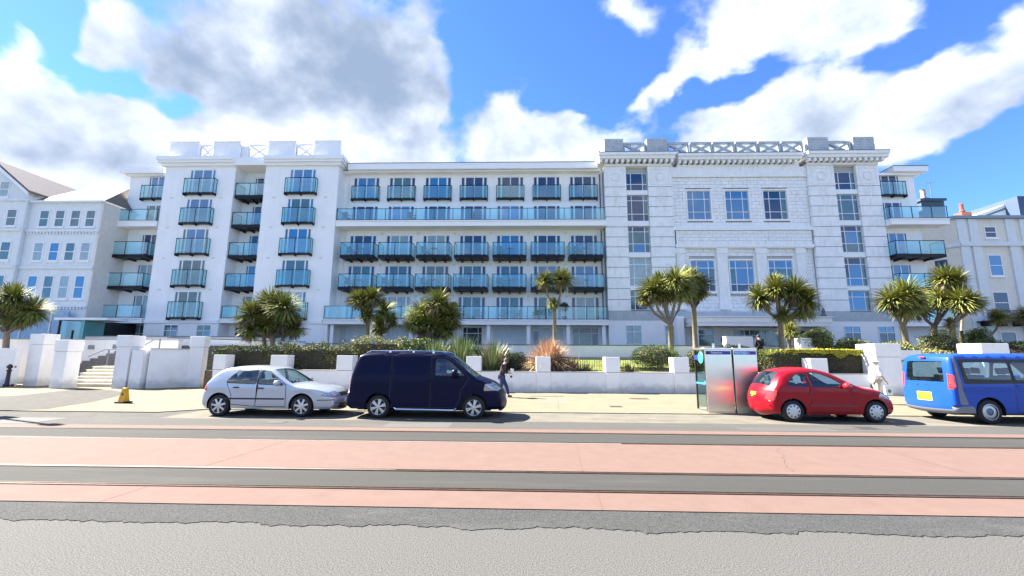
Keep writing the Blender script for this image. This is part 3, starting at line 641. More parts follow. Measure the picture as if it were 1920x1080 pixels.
for a, b in ((6.98,8.66),(10.68,12.46),(24.46,26.26),(28.32,30.15)):
    HB().box(a+.01, b-.01, YS-.18, YS+1.8, 19.362, 20.8).obj('parapet_block', STONEJ, HOTEL)
    s = HB()
    for r in range(6):
        za = 19.37+r*.24; x = a+(.0 if r % 2 else -.14); 
        while x < b:
            p, q = max(a, x), min(b, x+.3)
            if q-p > .05: s.box(p+.007, q-.007, YS-.2, YS-.17, za+.007, za+.233)
            x += .3
    o = s.obj('tile_field', GRIMY, HOTEL); o['kind'] = 'stuff'
XP = [(8.72,10.62),(26.31,28.27)] + [(12.55+1.965*k, 14.40+1.965*k) for k in range(6)]
for a, b in XP:
    xpanel(a, b, YS+.0, 19.362, 20.55, GRIMY, .2, .3).obj('cross_panel', GRIMY, HOTEL)
# entrance canopy of the tiled wing
s = HB(); s.box(13.0, 23.6, 33.9, 36.3, 4.55, 4.95); s.box(12.9, 23.7, 33.8, 36.29, 4.952, 5.02); s.box(13.05, 23.55, 33.95, 36.2, 4.28, 4.548); s.obj('entrance_canopy', RENDER2, HOTEL)
for x in (13.3, 22.9): HB().box(x-.15, x+.15, 34.05, 34.35, 2.5, 4.278).obj('column', RENDER2, HOTEL)
ground_win(13.6, 15.4, YS-.02, 2.7, 4.1, [.3,.7], [.72,.28], [1,3,1,1])
ground_win(17.0, 20.9, YS-.02, 2.5, 4.1, [.22,.12,.33,.33], [.72,.28], [0,0,3,3,0,3,3,3])
ground_win(22.0, 23.3, YS-.02, 2.5, 4.1, [.25,.75], [.8,.2], [0,0,0,0])
HB().box(16.0, 16.6, YS-.05, YS-.001, 3.1, 3.5).obj('wall_plaque', mat('plaque_dark', (.03,.05,.06), .3), HOTEL)
for x, y in ((24.0, 35.4), (12.5, 35.4)):
    s = HB(); s.box(x-.28, x+.28, y-.28, y+.6, 2.5, 5.15); s.obj('corner_pier', RENDER2, HOTEL)
HB().lathe([(0,0),(.16,0),(.2,.12),(.1,.3),(.15,.42),(.05,.7),(0,.75)], 10, c=(24.0, 35.4, 5.16)).obj('finial', LEAD, HOTEL)
# terrace in front of the hotel
struct(MB().box(-42, 42, 30.5, 47, .4, 2.5).obj('terrace', PAVSLAB))
t = empty('terrace_wall', (0, 30.4, 0)); tag(t, 'long pale rendered retaining wall in front of the hotel terrace with dark coping', 'wall')
MB().box(-17, 40, 0, .098, .6, 2.62).obj('wall_face', WALLW, t); MB().box(-17, 40, -.03, .3, 2.62, 2.68).obj('coping', LEAD, t)
# ------------------------------------------------------------------ neighbours on the left
VICT = mat('victorian_stucco', (.72,.77,.80), .8, var=.08, stain=.3, stcol=(.42,.46,.47), stscale=(1.2,1.2,.3))
VSIDE = mat('victorian_side_render', (.72,.68,.62), .85, var=.1, stain=.3, stcol=(.42,.41,.38), stscale=(1,1,.3))
SLATE = mat('slate_roof', (.17,.15,.15), .8, var=.25, vscale=5)
ROOFL = mat('pale_roof_sheet', (.15,.135,.122), .8, var=.12)
LB = empty('terraced_house', (-39, 34, 0)); tag(LB, 'pale blue Victorian terrace with gabled end and rows of sash windows left of the hotel', 'house')
def wb(o, parent):   # move world-built mesh under a root without changing its place
    o.parent = parent; o.location = (-parent.location.x, -parent.location.y, -parent.location.z); return o
def P_(s, name, m, parent, **k): return wb(s.obj(name, m, None, **k), parent)
P_(MB().box(-41.7, -35.6, 34, 46, 0, 14.55), 'wall', VICT, LB)
P_(MB().box(-35.599, -35.4, 34.0, 46, 0, 14.5), 'side_wall', VSIDE, LB)
s = MB(); s.prism([(-52, 0), (-41.72, 0), (-41.72, 15.3), (-44.9, 17.9), (-48.2, 15.3), (-52, 15.3)], 1, 33.7, 46); P_(s, 'gable_wall', VICT, LB)
s = MB(); s.add([(-45.0,33.4,18.15),(-41.4,33.4,15.35),(-41.4,46,15.35),(-45.0,46,18.15),(-45.0,33.4,17.98),(-41.4,33.4,15.18),(-41.4,46,15.18),(-45.0,46,17.98)], [(0,1,2,3),(4,7,6,5),(0,4,5,1),(1,5,6,2)])
s.add([(-45.001,33.4,18.15),(-48.6,33.4,15.35),(-48.6,46,15.35),(-45.001,46,18.15)], [(0,3,2,1)]); rf = P_(s, 'roof', SLATE, LB)
s = MB(); s.add([(-45.0,33.3,18.0),(-41.35,33.3,15.15),(-41.35,33.3,14.9),(-45.0,33.3,17.7),(-48.6,33.3,15.15),(-48.6,33.3,14.9)], [(0,1,2,3),(0,3,5,4)]); P_(s, 'barge_board', RENDER2, LB)
s = MB(); s.add([(-41.6,33.9,14.6),(-35.3,33.9,14.6),(-37.2,38,17.4),(-41.3,38,17.4),(-35.3,46,14.6),(-37.2,42,17.4),(-41.3,46,17.4)], [(0,1,2,3),(1,4,5,2),(3,2,5,6)]); P_(s, 'roof', ROOFL, LB)
P_(MB().box(-41.65, -35.3, 33.75, 34, 14.42, 14.6), 'gutter', VICT, LB)
for z in (11.9, 8.75, 5.6):
    P_(MB().box(-41.7, -35.35, 33.86, 33.999, z, z+.22).box(-52, -41.701, 33.55, 33.699, z, z+.22), 'string_course', VICT, LB)
    if z != 8.75:
        for k in range(22): P_(MB().box(-41.5+k*.28, -41.38+k*.28, 33.88, 33.998, z-.2, z-.002), 'corbel', VICT, LB)
P_(MB().box(-52, -41.701, 33.55, 33.699, 14.5, 14.72), 'string_course', VICT, LB)
SASH = {}
def sash(x0, x1, y, z0, z1, parent, k=1):
    w_, h = round(x1-x0, 2), round(z1-z0, 2)
    if (w_, h) not in SASH:
        f = MB(); t = .07; f.box(0, t, -.03, .05, 0, h); f.box(w_-t, w_, -.03, .05, 0, h); f.box(t, w_-t, -.03, .05, 0, t+.03); f.box(t, w_-t, -.03, .05, h-t, h); f.box(t, w_-t, -.035, .05, h*.5-.03, h*.5+.03)
        f.box(-.1, w_+.1, -.1, .02, -.12, -.002)
        SASH[(w_, h)] = (f.mesh('window', UPVC), MB().box(t, w_-t, -.006, .006, t, h*.5-.03), MB().box(t, w_-t, -.006, .006, h*.5+.03, h-t))
    fm, p1, p2 = SASH[(w_, h)]
    rv = MB().box(x0-.07, x1+.07, y-.004, y+.004, z0-.02, z1+.08)
    fr = inst(fm, 'window', parent, (x0-parent.location.x, y-.02-parent.location.y, z0-parent.location.z))
    for kk, p in ((k, p1), (k, p2)):
        key = ('s', w_, h, kk, id(p))
        if key not in DS: DS[key] = p.mesh('pane', PANE[kk])
        inst(DS[key], 'pane', fr)
    a = MB(); a.box(-.14, -.002, -.045, .04, -.1, h+.14); a.box(w_+.002, w_+.14, -.045, .04, -.1, h+.14); a.box(-.002, w_+.002, -.045, .04, h+.002, h+.14)
    return fr
k = 0
for z0, z1 in ((12.3,13.8),(9.4,11.0),(6.25,8.2)):
    for x in (-40.75,-39.4,-38.05,-36.75): sash(x, x+.85, 34.0, z0, z1, LB, (3, 1, 2, 3, 1, 2)[(k*5) % 6] if z0 < 12 else 3); k += 1
    sash(-43.25, -42.35, 33.7, z0, z1, LB, 3); sash(-45.9, -45.0, 33.7, z0, z1, LB, 1)
sash(-44.35, -43.45, 33.7, 14.85, 16.25, LB, 2)
P_(MB().tube([(-41.6,33.6,14.6),(-41.6,33.6,2.5)], .06, 6), 'drain_pipe', VICT, LB)
P_(MB().box(-52, -36.2, 33.4, 33.55, 2.3, 5.2), 'shop_front', mat('blue_shopfront', (.30,.42,.58), .25, var=.2), LB)
for x in (-50,-47.5,-45,-42.5,-40,-37.6): P_(MB().box(x, x+.12, 33.34, 33.398, 2.3, 5.3), 'mullion', VICT, LB)

# ------------------------------------------------------------------ neighbour on the right
CREAM = mat('cream_stucco', (.72,.69,.61), .8, var=.08, stain=.3, stcol=(.45,.41,.33), stscale=(1.2,1.2,.3))
BLUEW = mat('painted_pilaster', (.68,.73,.75), .8, var=.06, stain=.2, stcol=(.45,.47,.45), stscale=(1.2,1.2,.3))
RBD = empty('corner_house', (40, 38, 0)); tag(RBD, 'cream corner house with pale pilasters and iron balcony right of the hotel', 'house')
s = MB(); s.add([(36.6,39.8,0),(38.0,38,0),(60,38,0),(60,50,0),(36.6,50,0)] + [(36.6,39.8,14.1),(38.0,38,14.1),(60,38,14.1),(60,50,14.1),(36.6,50,14.1)], [(0,1,6,5),(1,2,7,6),(2,3,8,7),(4,0,5,9),(5,6,7,8,9)])
P_(s, 'wall', CREAM, RBD)
s = MB(); s.add([(36.3,39.7,14.1),(37.85,37.7,14.1),(60,37.7,14.1),(60,50,14.1),(36.3,50,14.1)] + [(36.3,39.7,14.35),(37.85,37.7,14.35),(60,37.7,14.35),(60,50,14.35),(36.3,50,14.35)], [(0,1,6,5),(1,2,7,6),(4,0,5,9),(5,6,7,8,9),(4,3,2,1,0)])
P_(s, 'cornice', mat('blue_grey_cornice', (.22,.30,.36), .7), RBD)
for x, wd in ((38.05,.75),(39.05,.75),(42.2,.75),(43.4,.75),(46,.8)):
    P_(MB().box(x, x+wd, 37.86, 37.999, 0, 11.6), 'pilaster', BLUEW, RBD); P_(MB().box(x, x+wd, 37.9, 37.999, 12.02, 14.08), 'pilaster', BLUEW, RBD)
P_(MB().box(38.0, 60, 37.75, 37.999, 11.61, 11.78).box(38.0, 60, 37.8, 37.999, 11.8, 12.0), 'string_course', BLUEW, RBD)
s = MB(); s.add([(36.5,39.75,11.6),(37.98,37.85,11.6),(37.98,37.85,12.0),(36.5,39.75,12.0)], [(0,1,2,3)]); P_(s, 'string_course', BLUEW, RBD)
P_(MB().box(38.0, 60, 37.9, 37.999, 5.2, 5.45), 'string_course', BLUEW, RBD)
sash(40.35, 41.35, 38.0, 12.35, 13.4, RBD, 0); sash(40.25, 41.4, 38.0, 8.95, 10.85, RBD, 1); sash(40.1, 41.4, 38.0, 5.7, 7.6, RBD, 0)
sash(44.9, 45.9, 38.0, 12.35, 13.4, RBD, 0)
sash(40.2, 41.5, 38.0, 2.4, 4.2, RBD, 0)
# window in the angled side
s = MB(); s.add([(36.95,39.30,8.9),(37.45,38.65,8.9),(37.45,38.65,10.6),(36.95,39.30,10.6)], [(0,1,2,3)]); P_(s, 'pane', PANE[0], RBD)
b = MB(); b.box(38.3, 43.2, 36.9, 37.85, 4.95, 5.05)
for x in (38.6,39.9,41.2,42.5): b.box(x, x+.12, 37.1, 37.85, 4.6, 4.95)
bl = P_(b, 'balcony', DARKFR, RBD)
r = MB(); r.box(38.3, 43.2, 36.9, 36.94, 5.85, 5.9)
for i in range(42): x = 38.32+i*.118; r.box(x, x+.022, 36.905, 36.93, 5.05, 5.85)
for i in range(14):
    x = 38.5+i*.34; 
    for q in range(8): a0 = 2*pi*q/8; a1 = 2*pi*(q+1)/8; r.tube([(x+.14*cos(a0),36.9,5.45+.14*sin(a0)),(x+.14*cos(a1),36.9,5.45+.14*sin(a1))], .022, 4, cap=False)
rr = r.obj('railing', DARKFR); rr.parent = bl
# roof, chimney pot and dark dormer cheek
s = MB(); s.add([(40.0,40,14.36),(48,40,17.35),(48,48,17.35),(40.0,48,14.36)], [(0,1,2,3)]); s.add([(40.0,40,14.35),(48,40,14.35),(48,40,17.34)], [(0,1,2)]); P_(s, 'roof', mat('white_gable_render', (.74,.74,.70), .8), RBD)
s = MB(); s.prism([(41.2,14.5),(48,17.03),(48,16.88),(41.6,14.5)], 1, 39.94, 39.99); P_(s, 'roof_trim', LEAD, RBD)
P_(MB().box(44.75, 50, 38.9, 46, 14.36, 16.55), 'dormer', mat('dormer_blue_black', (.04,.07,.14), .6), RBD)
P_(MB().lathe([(0,0),(.2,0),(.24,.2),(.17,.35),(.17,.8),(.22,.85),(.15,.95),(0,.95)], 12, c=(42.85,42,16.0)).box(42.4,43.3,41.6,42.4,14.3,16.0), 'chimney', mat('terracotta', (.20,.075,.06), .85), RBD)
CH = empty('chimney_stack', (38.4, 40, 0)); tag(CH, 'dark blue-grey chimney stack with two pots between the hotel and the corner house', 'chimney')
s = MB(); s.box(37.2, 39.3, 40, 42, 14.36, 16.5); s.box(37.05, 39.45, 39.85, 42.15, 16.5, 16.75); P_(s, 'stack', mat('slate_hung_wall', (.05,.085,.13), .7, var=.3), CH)
for x, h in ((36.75, .0), (37.95, .35)):
    P_(MB().lathe([(0,0),(.24,0),(.2,.3),(.2,.8),(.26,.9),(0,.95)], 12, c=(x+.5,41,16.75+h)), 'chimney_pot', mat('pot_grey', (.42,.32,.30), .8), CH)
    P_(MB().box(x+.2, x+.8, 40.7, 41.3, 16.75, 16.76+h), 'pot_base', MATS['slate_hung_wall'], CH)
AE = empty('tv_aerial', (39.3, 41, 15.5)); tag(AE, 'thin television aerial mast beside the dark chimney stack', 'aerial')
MB().tube([(0,0,-3),(-.1,0,3.4)], .035, 6).obj('mast', LEAD, AE); MB().tube([(-.5,0,3.2),(.5,0,3.3)], .02, 5).tube([(-.5,-.25,3.2),(-.5,.25,3.2)], .015, 4).tube([(.2,-.25,3.27),(.2,.25,3.27)], .015, 4).obj('antenna', LEAD, AE)

# ------------------------------------------------------------------ garden frontage
GW = empty('garden_wall', (-4, 22.6, 0)); tag(GW, 'low white rendered garden wall with square pillars along the pavement', 'wall')
pil = [(-15.9,.62),(-12.75,.85),(-9.3,.8),(-2.6,.72),(.98,.7),(4.5,.7),(7.95,.75),(14.8,.82)]
WY = 22.62
for i, (x, wd) in enumerate(pil):
    P_(MB().box(x-wd/2, x+wd/2, WY-.06, WY+.62, 0, 1.04), 'pillar', WALLW, GW, bevel=.012)
    P_(MB().box(x-wd/2-.015, x+wd/2+.015, WY-.08, WY+.64, 1.062, 1.82), 'pillar_cap', WALLW, GW, bevel=.015)
    P_(MB().box(x-wd/2+.02, x+wd/2-.02, WY-.05, WY+.6, 1.04, 1.062), 'pillar_joint', LEAD, GW)
xs = [x for x, _ in pil]; ws = [w_ for _, w_ in pil]
ends = [(xs[i]+ws[i]/2+.001, xs[i+1]-ws[i+1]/2-.001) for i in range(len(xs)-1)] + [(xs[-1]+ws[-1]/2+.001, 17.25)]
for a, b in ends:
    n = max(1, round((b-a)/3.4))
    for k in range(n):
        p, q = a+(b-a)*k/n, a+(b-a)*(k+1)/n
        P_(MB().box(p+(.006 if k else 0), q, WY, WY+.3, 0, 1.03), 'wall_panel', WALLW, GW); P_(MB().box(p+(.004 if k else 0), q, WY-.02, WY+.32, 1.03, 1.075), 'coping', mat('coping_grey', (.45,.43,.40), .85, var=.2), GW)
# garden railings between the pillars
for j, (a, b) in enumerate(((1.4, 4.1), (4.9, 7.55), (-.9, .6))):
    R_ = empty('garden_railing', (a, WY+.75, 1.0)); tag(R_, ('thin black garden railing between the two pillars left of the round shrub', 'thin black garden railing in front of the round shrub', 'short thin black garden railing beside the walking man, left of the bronze grass')[j], 'railing', 'black railings behind the garden wall')
    MB().box(0, b-a, -.015, .015, .10, .13).box(0, b-a, -.015, .015, .78, .81).obj('rail', BLACKP, R_)
    bm_ = MB().box(-.009, .009, -.009, .009, .131, .779).mesh('bar', BLACKP); fin_ = MB().box(-.009, .009, -.009, .009, .811, .92).mesh('finial', BLACKP)
    for q in range(int((b-a)/.125)): inst(bm_, 'bar', R_, (.06+q*.125, 0, 0))
struct(MB().box(-16.9, 17.2, 22.93, 30.4, 0, 1.0).obj('planting_bed', SOIL))
s = MB(); s.add([(-.9,23.3,1.01),(12.5,23.3,1.01),(12.5,30.39,1.75),(-.9,30.39,1.75)], [(0,1,2,3)]); struct(s.obj('lawn', LAWN))
s = MB(); s.add([(-17,25,1.0),(-.95,25,1.0),(-.95,30.39,2.3),(-17,30.39,2.3)], [(0,1,2,3)]); struct(s.obj('garden_bank', SOIL))
s = MB(); s.add([(12.6,24,1.0),(34,24,1.0),(34,30.39,2.45),(12.6,30.39,2.45)], [(0,1,2,3)]); struct(s.obj('garden_bank', SOIL))
# left frontage: pillars and walls round the steps
def pillar_thing(x0, x1, y0, y1, h, label, capz=None, m=WALLW):
    t = empty('gate_pillar', ((x0+x1)/2, y0, 0)); tag(t, label, 'pillar')
    cz = capz or h-.62
    P_(MB().box(x0, x1, y0, y1, 0, cz), 'shaft', m, t, bevel=.015); P_(MB().box(x0+.02, x1-.02, y0+.02, y1-.02, cz, cz+.02), 'joint', mat('joint_grey', (.4,.38,.35), .9), t); P_(MB().box(x0-.03, x1+.03, y0-.03, y1+.03, cz+.02, h), 'cap', m, t, bevel=.015)
    return t
pillar_thing(-24.8, -24.12, 22.5, 23.3, 2.55, 'free-standing white pillar on the pavement left of the cream steps')
pillar_thing(-21.85, -21.1, 22.9, 23.75, 2.82, 'white square pillar on the right of the cream steps, behind the yellow cone')
pillar_thing(-28.2, -27.4, 24.2, 25.0, 2.95, 'white pillar at the far left behind the dark bollard')
pillar_thing(-18.85, -18.05, 24.2, 24.6, 2.85, 'tall white pillar at the end of the slanting wall, left of the silver hatchback')
def wall_thing(pts, y1off, h, label, name='front_wall', z0=0, cope=True):
    t = empty(name, (pts[0][0], pts[0][1], 0)); tag(t, label, 'wall')
    s = MB(); c = MB()
    for (a, b), (c0, d0) in zip(pts[:-1], pts[1:]):
        v = Vector((c0-a, d0-b, 0)).normalized(); n = Vector((-v.y, v.x, 0))*y1off
        h0, h1 = h if isinstance(h, tuple) else (h, h)
        s.add([(a,b,z0),(c0,d0,z0),(c0+n.x,d0+n.y,z0),(a+n.x,b+n.y,z0),(a,b,h0),(c0,d0,h1),(c0+n.x,d0+n.y,h1),(a+n.x,b+n.y,h0)], [(0,3,2,1),(4,5,6,7),(0,1,5,4),(1,2,6,5),(2,3,7,6),(3,0,4,7)])
        e = n*.15
        c.add([(a-e.x,b-e.y,h0+.001),(c0-e.x,d0-e.y,h1+.001),(c0+n.x+e.x,d0+n.y+e.y,h1+.001),(a+n.x+e.x,b+n.y+e.y,h0+.001),(a-e.x,b-e.y,h0+.05),(c0-e.x,d0-e.y,h1+.05),(c0+n.x+e.x,d0+n.y+e.y,h1+.05),(a+n.x+e.x,b+n.y+e.y,h0+.05)], [(0,3,2,1),(4,5,6,7),(0,1,5,4),(1,2,6,5),(2,3,7,6),(3,0,4,7)])
    P_(s, 'wall_face', WALLW, t)
    if cope: P_(c, 'coping', LEAD if cope == 2 else MATS['coping_grey'], t)
    return t
wall_thing([(-40, 23.6), (-28.2, 23.6)], .3, 2.12, 'plain cream-white front wall at the far left edge behind the bollard', cope=False)
wall_thing([(-20.15, 23.1), (-18.86, 24.25)], .3, 2.1, 'slanting white wall running back from the stepped pillar to the tall pillar')
wall_thing([(-21.0, 22.95), (-20.35, 22.95)], .6, 2.05, 'lower white wall block between the step pillar and the slanting wall', cope=False)
wall_thing([(-34, 27.0), (-21.8, 27.0)], .3, 2.72, 'white back wall behind the cream steps with small dark vents')
wall_thing([(-24.4, 29.2), (-13.6, 26.5)], .25, (2.95, 2.62), 'long sloping white ramp parapet with dark coping above the hedge', cope=2)
wall_thing([(-17.3, 25.2), (-13.9, 25.2)], .25, 2.2, 'white wall with dark coping behind the first garden pillar')
wall_thing([(-30.5, 29.5), (-19, 29.5)], .3, 3.05, 'upper white terrace wall behind the steps, below the hotel windows', cope=2)
s = MB(); struct(MB().box(-45, -16.9, 27.3, 30.5, 0, 2.4).obj('upper_ground', PAVSLAB))
# vents on the back wall
for x, z in ((-29.3,1.55),(-27.4,2.25),(-25.8,2.3)):
    MBv = MB().box(x-.2, x+.2, 26.96, 26.999, z-.13, z+.13).obj('wall_vent', mat('vent_grey', (.22,.22,.22), .6)); tag(MBv, 'small dark square vent on the back wall %s' % ('left of the free-standing pillar' if x < -28 else ('above the cream steps, to the left' if x < -26.5 else 'above the cream steps, to the right')), 'vent')
# cream steps
ST = empty('front_steps', (-22.5, 23.9, 0)); tag(ST, 'flight of cream stone steps rising between white pillars', 'steps')
CRM = mat('cream_step_stone', (.50,.46,.36), .8, var=.15, vscale=4, stain=.4, stcol=(.28,.25,.19), stscale=(1,1,1))
CRN = mat('step_nosing', (.66,.62,.52), .8, var=.1)
for k in range(6):
    P_(MB().box(-25.6, -21.9, 23.8+.34*k, 26.9, PZ+.18*k+.002*(k > 0), PZ+.18*k+.135), 'riser', CRM, ST); P_(MB().box(-25.62, -21.88, 23.76+.34*k, 26.9, PZ+.18*k+.136, PZ+.18*(k+1)), 'tread', CRN, ST)
s = MB()      # stepped dark skirting on the back wall
DK = mat('stair_skirting', (.16,.15,.15), .8, var=.3)
sk = empty('stair_skirting', (-25, 26.9, 0)); tag(sk, 'dark stepped skirting rising to the right along the wall behind the steps', 'skirting')
for k in range(13):
    x = -31.3+.5*k; z = .32+.155*k
    P_(MB().box(x, x+.498, 26.93, 26.98, max(PZ, z-1.0), z), 'skirting_board', DK, sk)
hr = empty('handrail', (-22.6, 24.6, 0)); tag(hr, 'grey metal handrail up the middle of the cream steps', 'handrail')
P_(MB().tube([(-26.7,26.2,1.66),(-25.7,26.2,2.1),(-24.6,26.2,2.11)], .03, 6), 'rail', LEAD, hr); P_(MB().tube([(-25.45,26.2,1.0),(-25.45,26.2,2.1)], .04, 6), 'post', LEAD, hr)
hr = empty('handrail', (-20.5, 26.5, 0)); tag(hr, 'sloping grey handrail above the slanting wall, left of the tall pillar', 'handrail')
P_(MB().tube([(-23.5,26.4,2.35),(-22.9,26.4,2.74),(-22.5,26.4,2.76)], .03, 6).tube([(-22.5,26.4,2.76),(-22.5,26.4,2.1)], .03, 6), 'rail', LEAD, hr)
# right frontage: pillars and stepped walls by the entrance drive
pillar_thing(17.45, 18.65, 22.3, 23.5, 2.56, 'large white pillar beside the man in the white shirt', capz=1.9)
pillar_thing(23.1, 24.4, 22.8, 24.0, 2.62, 'white pillar showing above the roof of the blue minibus', capz=1.9)
wall_thing([(18.7, 22.9), (20.2, 22.9)], .6, 2.26, 'short white wall to the right of the large pillar, behind the blue minibus', cope=False)
wall_thing([(20.2, 23.0), (34, 23.0)], .35, 1.75, 'long white wall hidden mostly behind the blue minibus')
wall_thing([(16.2, 24.9), (17.3, 24.9)], .5, 2.12, 'low white wall between the yellow-topped hedge and the large pillar', cope=False)
wall_thing([(16.7, 26.9), (17.6, 26.9)], .6, 3.05, 'small white pier behind the right end of the yellow-topped hedge', cope=False)
wall_thing([(12.9, 28.3), (14.6, 28.3)], .5, 3.2, 'white block wall in front of the hotel entrance doors', cope=False)
struct(MB().box(17.3, 60, 23.3, 30.5, 0, 1.1).obj('raised_ground', SOIL))
# house meter boxes on the front of the right wall
mb_ = empty('meter_box', (19.7, 22.85, 0)); tag(mb_, 'stack of white meter boxes with dark gaps on the wall behind the blue minibus', 'meter box')
for z in (.45, .95, 1.35): P_(MB().box(19.15, 19.6, 22.72, 22.899, z, z+.33), 'box_door', RENDER2, mb_); P_(MB().box(19.1, 19.6, 22.8, 22.899, z+.34, z+.4), 'slot', LEAD, mb_)

# ------------------------------------------------------------------ plants
G1 = mat('cordyline_leaf', (.19,.21,.045), .62, spec=.15, col2=(.33,.31,.10), vscale=6)
G1b = mat('cordyline_leaf_dark', (.07,.105,.022), .62, spec=.15, col2=(.15,.18,.045), vscale=5)
G1d = mat('dead_leaf', (.22,.17,.10), .85, var=.35, vscale=7)
BARK = mat('palm_bark', (.22,.185,.14), .9, var=.4, vscale=9, bump=.8, bscale=30)
def blade(mb, base, d, L, wd, droop, rg, m=0):
    """a sword leaf: three folded segments that bend over under their own weight"""
    d = d.normalized(); sd = d.cross(Vector((0,0,1)))
    if sd.length < .05: sd = Vector((1,0,0))
    sd.normalize(); p = Vector(base); vs = []; n = 3
    for i in range(n+1):
        t = i/n; w_ = wd*(1-.25*t if i < n else .08)*(.7 if i == 0 else 1)
        vs += [p - sd*w_/2, p + sd*w_/2]
        d = (d + Vector((0,0,-1))*droop*(.35+t)).normalized(); p = p + d*L/n
    mb.m = m; mb.add(vs, [(2*i, 2*i+1, 2*i+3, 2*i+2) for i in range(n)])
def head_mesh(seed, n=230, dead=55, green=0, R=1.0, spread=1.0):
    rg = random.Random(seed); mb = MB()
    for i in range(n):
        a = rg.uniform(0, 2*pi); z = rg.uniform(-.55, 1)**1 if spread >= 1 else rg.uniform(0, 1)
        q = sqrt(max(0, 1-z*z)); d = Vector((q*cos(a), q*sin(a), z))
        blade(mb, d*.06, d, rg.uniform(.72, 1.08)*R, rg.uniform(.045, .068), rg.uniform(.08, .42), rg, 0 if rg.random() < .6 else 1)
    for i in range(dead):
        a = rg.uniform(0, 2*pi); d = Vector((cos(a)*.5, sin(a)*.5, -rg.uniform(.3, 1)))
        blade(mb, (cos(a)*.05, sin(a)*.05, -.1), d, rg.uniform(.5, .9)*R, .04, .5, rg, 2)
    return mb.mesh('leaf_crown', [G1, G1b, G1d])
HEADS = [head_mesh(11, 460, 110), head_mesh(12, 500, 60), head_mesh(13, 400, 150), head_mesh(14, 460, 90)]
HDARK = MB(); 
TREES = {
'T1': (27, (-15.71, 2.0), (-15.8, 3.0), [(-16.9,4.29,.95),(-16.11,4.97,1.02),(-15.06,4.77,.95),(-16.26,3.75,.95),(-15.26,3.96,1.02),(-14.67,3.52,.73),(-16.98,3.35,.73)], 'dense bushy cordyline palm with several short trunks above the hedge beside the silver car'),
'T2': (27, (-9.72, 1.9), (-9.82, 3.75), [(-10.38,5.3,.87),(-9.57,5.47,.87),(-9.84,4.38,.73)], 'tall thin cordyline with sparse pale tufts above the rear of the dark van'),
'T2b': (28, (-9.4, 2.0), (-9.4, 3.2), [(-9.09,4.66,.95),(-9.39,3.72,.73),(-8.6,4.14,.58)], 'darker cordyline just right of the thin pale-tufted one above the van'),
'T3': (27, (-5.78, 1.9), (-5.8, 2.7), [(-5.41,5.14,.95),(-6.46,4.33,.95),(-4.91,4.33,.95),(-5.89,3.66,1.02),(-4.82,3.46,.73),(-6.84,3.86,.73)], 'round bushy cordyline with foliage almost to the ground above the dark van'),
'T4': (27, (1.87, 1.4), (1.89, 4.7), [(1.31,6.6,.80),(2.38,6.66,.80),(1.80,5.1,.50)], 'slender single-trunk cordyline forking into two tufts, above the bronze grass'),
'T5': (27, (8.96, 1.4), (8.99, 3.88), [(7.95,5.9,.95),(8.56,6.3,.95),(9.3,6.5,.95),(9.66,5.91,.87),(8.79,5.71,.95),(7.67,5.5,.65)], 'broad cordyline with many upswept forks standing behind the round shrub'),
'T6': (28, (10.82, 1.5), (10.87, 4.9), [(10.51,6.85,.8),(11.14,6.55,1.0),(10.76,5.9,.87),(11.31,6.0,.65)], 'straight dark-trunked cordyline just left of the hotel entrance canopy'),
'T7': (27, (15.61, 1.9), (15.67, 4.14), [(14.73,5.5,.95),(15.42,6.0,.95),(15.86,6.5,.73),(16.44,5.8,.95),(17.04,5.3,.95),(15.79,4.47,.65),(16.91,4.73,.8)], 'large umbrella-shaped cordyline in front of the hotel entrance'),
'T7b': (28.5, (16.95, 2.2), (16.98, 3.0), [(16.97,3.52,.65),(17.25,4.27,.51)], 'short brown shaggy cordyline behind the umbrella-shaped one'),
'T8': (27, (23.17, 1.9), (22.95, 3.84), [(22.36,5.35,1.09),(23.17,5.65,1.16),(23.9,5.4,1.02),(23.0,4.95,.95)], 'cordyline with one very large leaning head, leftmost of the right-hand clump'),
'T9': (28, (25.38, 2.1), (25.73, 3.93), [(26.5,6.85,.95),(27.34,6.7,.95),(26.14,5.62,.95),(25.32,4.93,.8)], 'tallest cordyline of the right-hand clump, in front of the hotel end wing'),
'T10': (27, (25.75, 1.9), (25.87, 4.01), [(26.47,5.28,1.02),(27.11,5.29,.87),(25.93,4.01,.47)], 'pale forked cordyline at the right of the clump with a small tuft in its fork'),
'T10b': (28.5, (27.77, 2.2), (27.79, 3.63), [(28.14,5.6,.73)], 'slim straight cordyline behind the pale forked one'),
'T11': (27, (27.0, 1.9), (27.8, 3.1), [(28.5,4.35,.6)], 'small leaning cordyline in front of the cream house balcony'),
'T12': (27, (30.15, 1.9), (30.19, 3.4), [(30.23,4.45,.73)], 'cordyline cut by the right edge of the photo'),
'T0': (25.5, (-31.1, 1.5), (-31.3, 3.1), [(-31.9,5.2,.9),(-31.1,5.1,.9),(-30.3,4.4,.82),(-31.4,4.2,.9),(-30.6,3.95,.76),(-32.6,4.6,.96)], 'dark cordyline at the far left edge in front of the pale blue terrace')}
rg = random.Random(21)
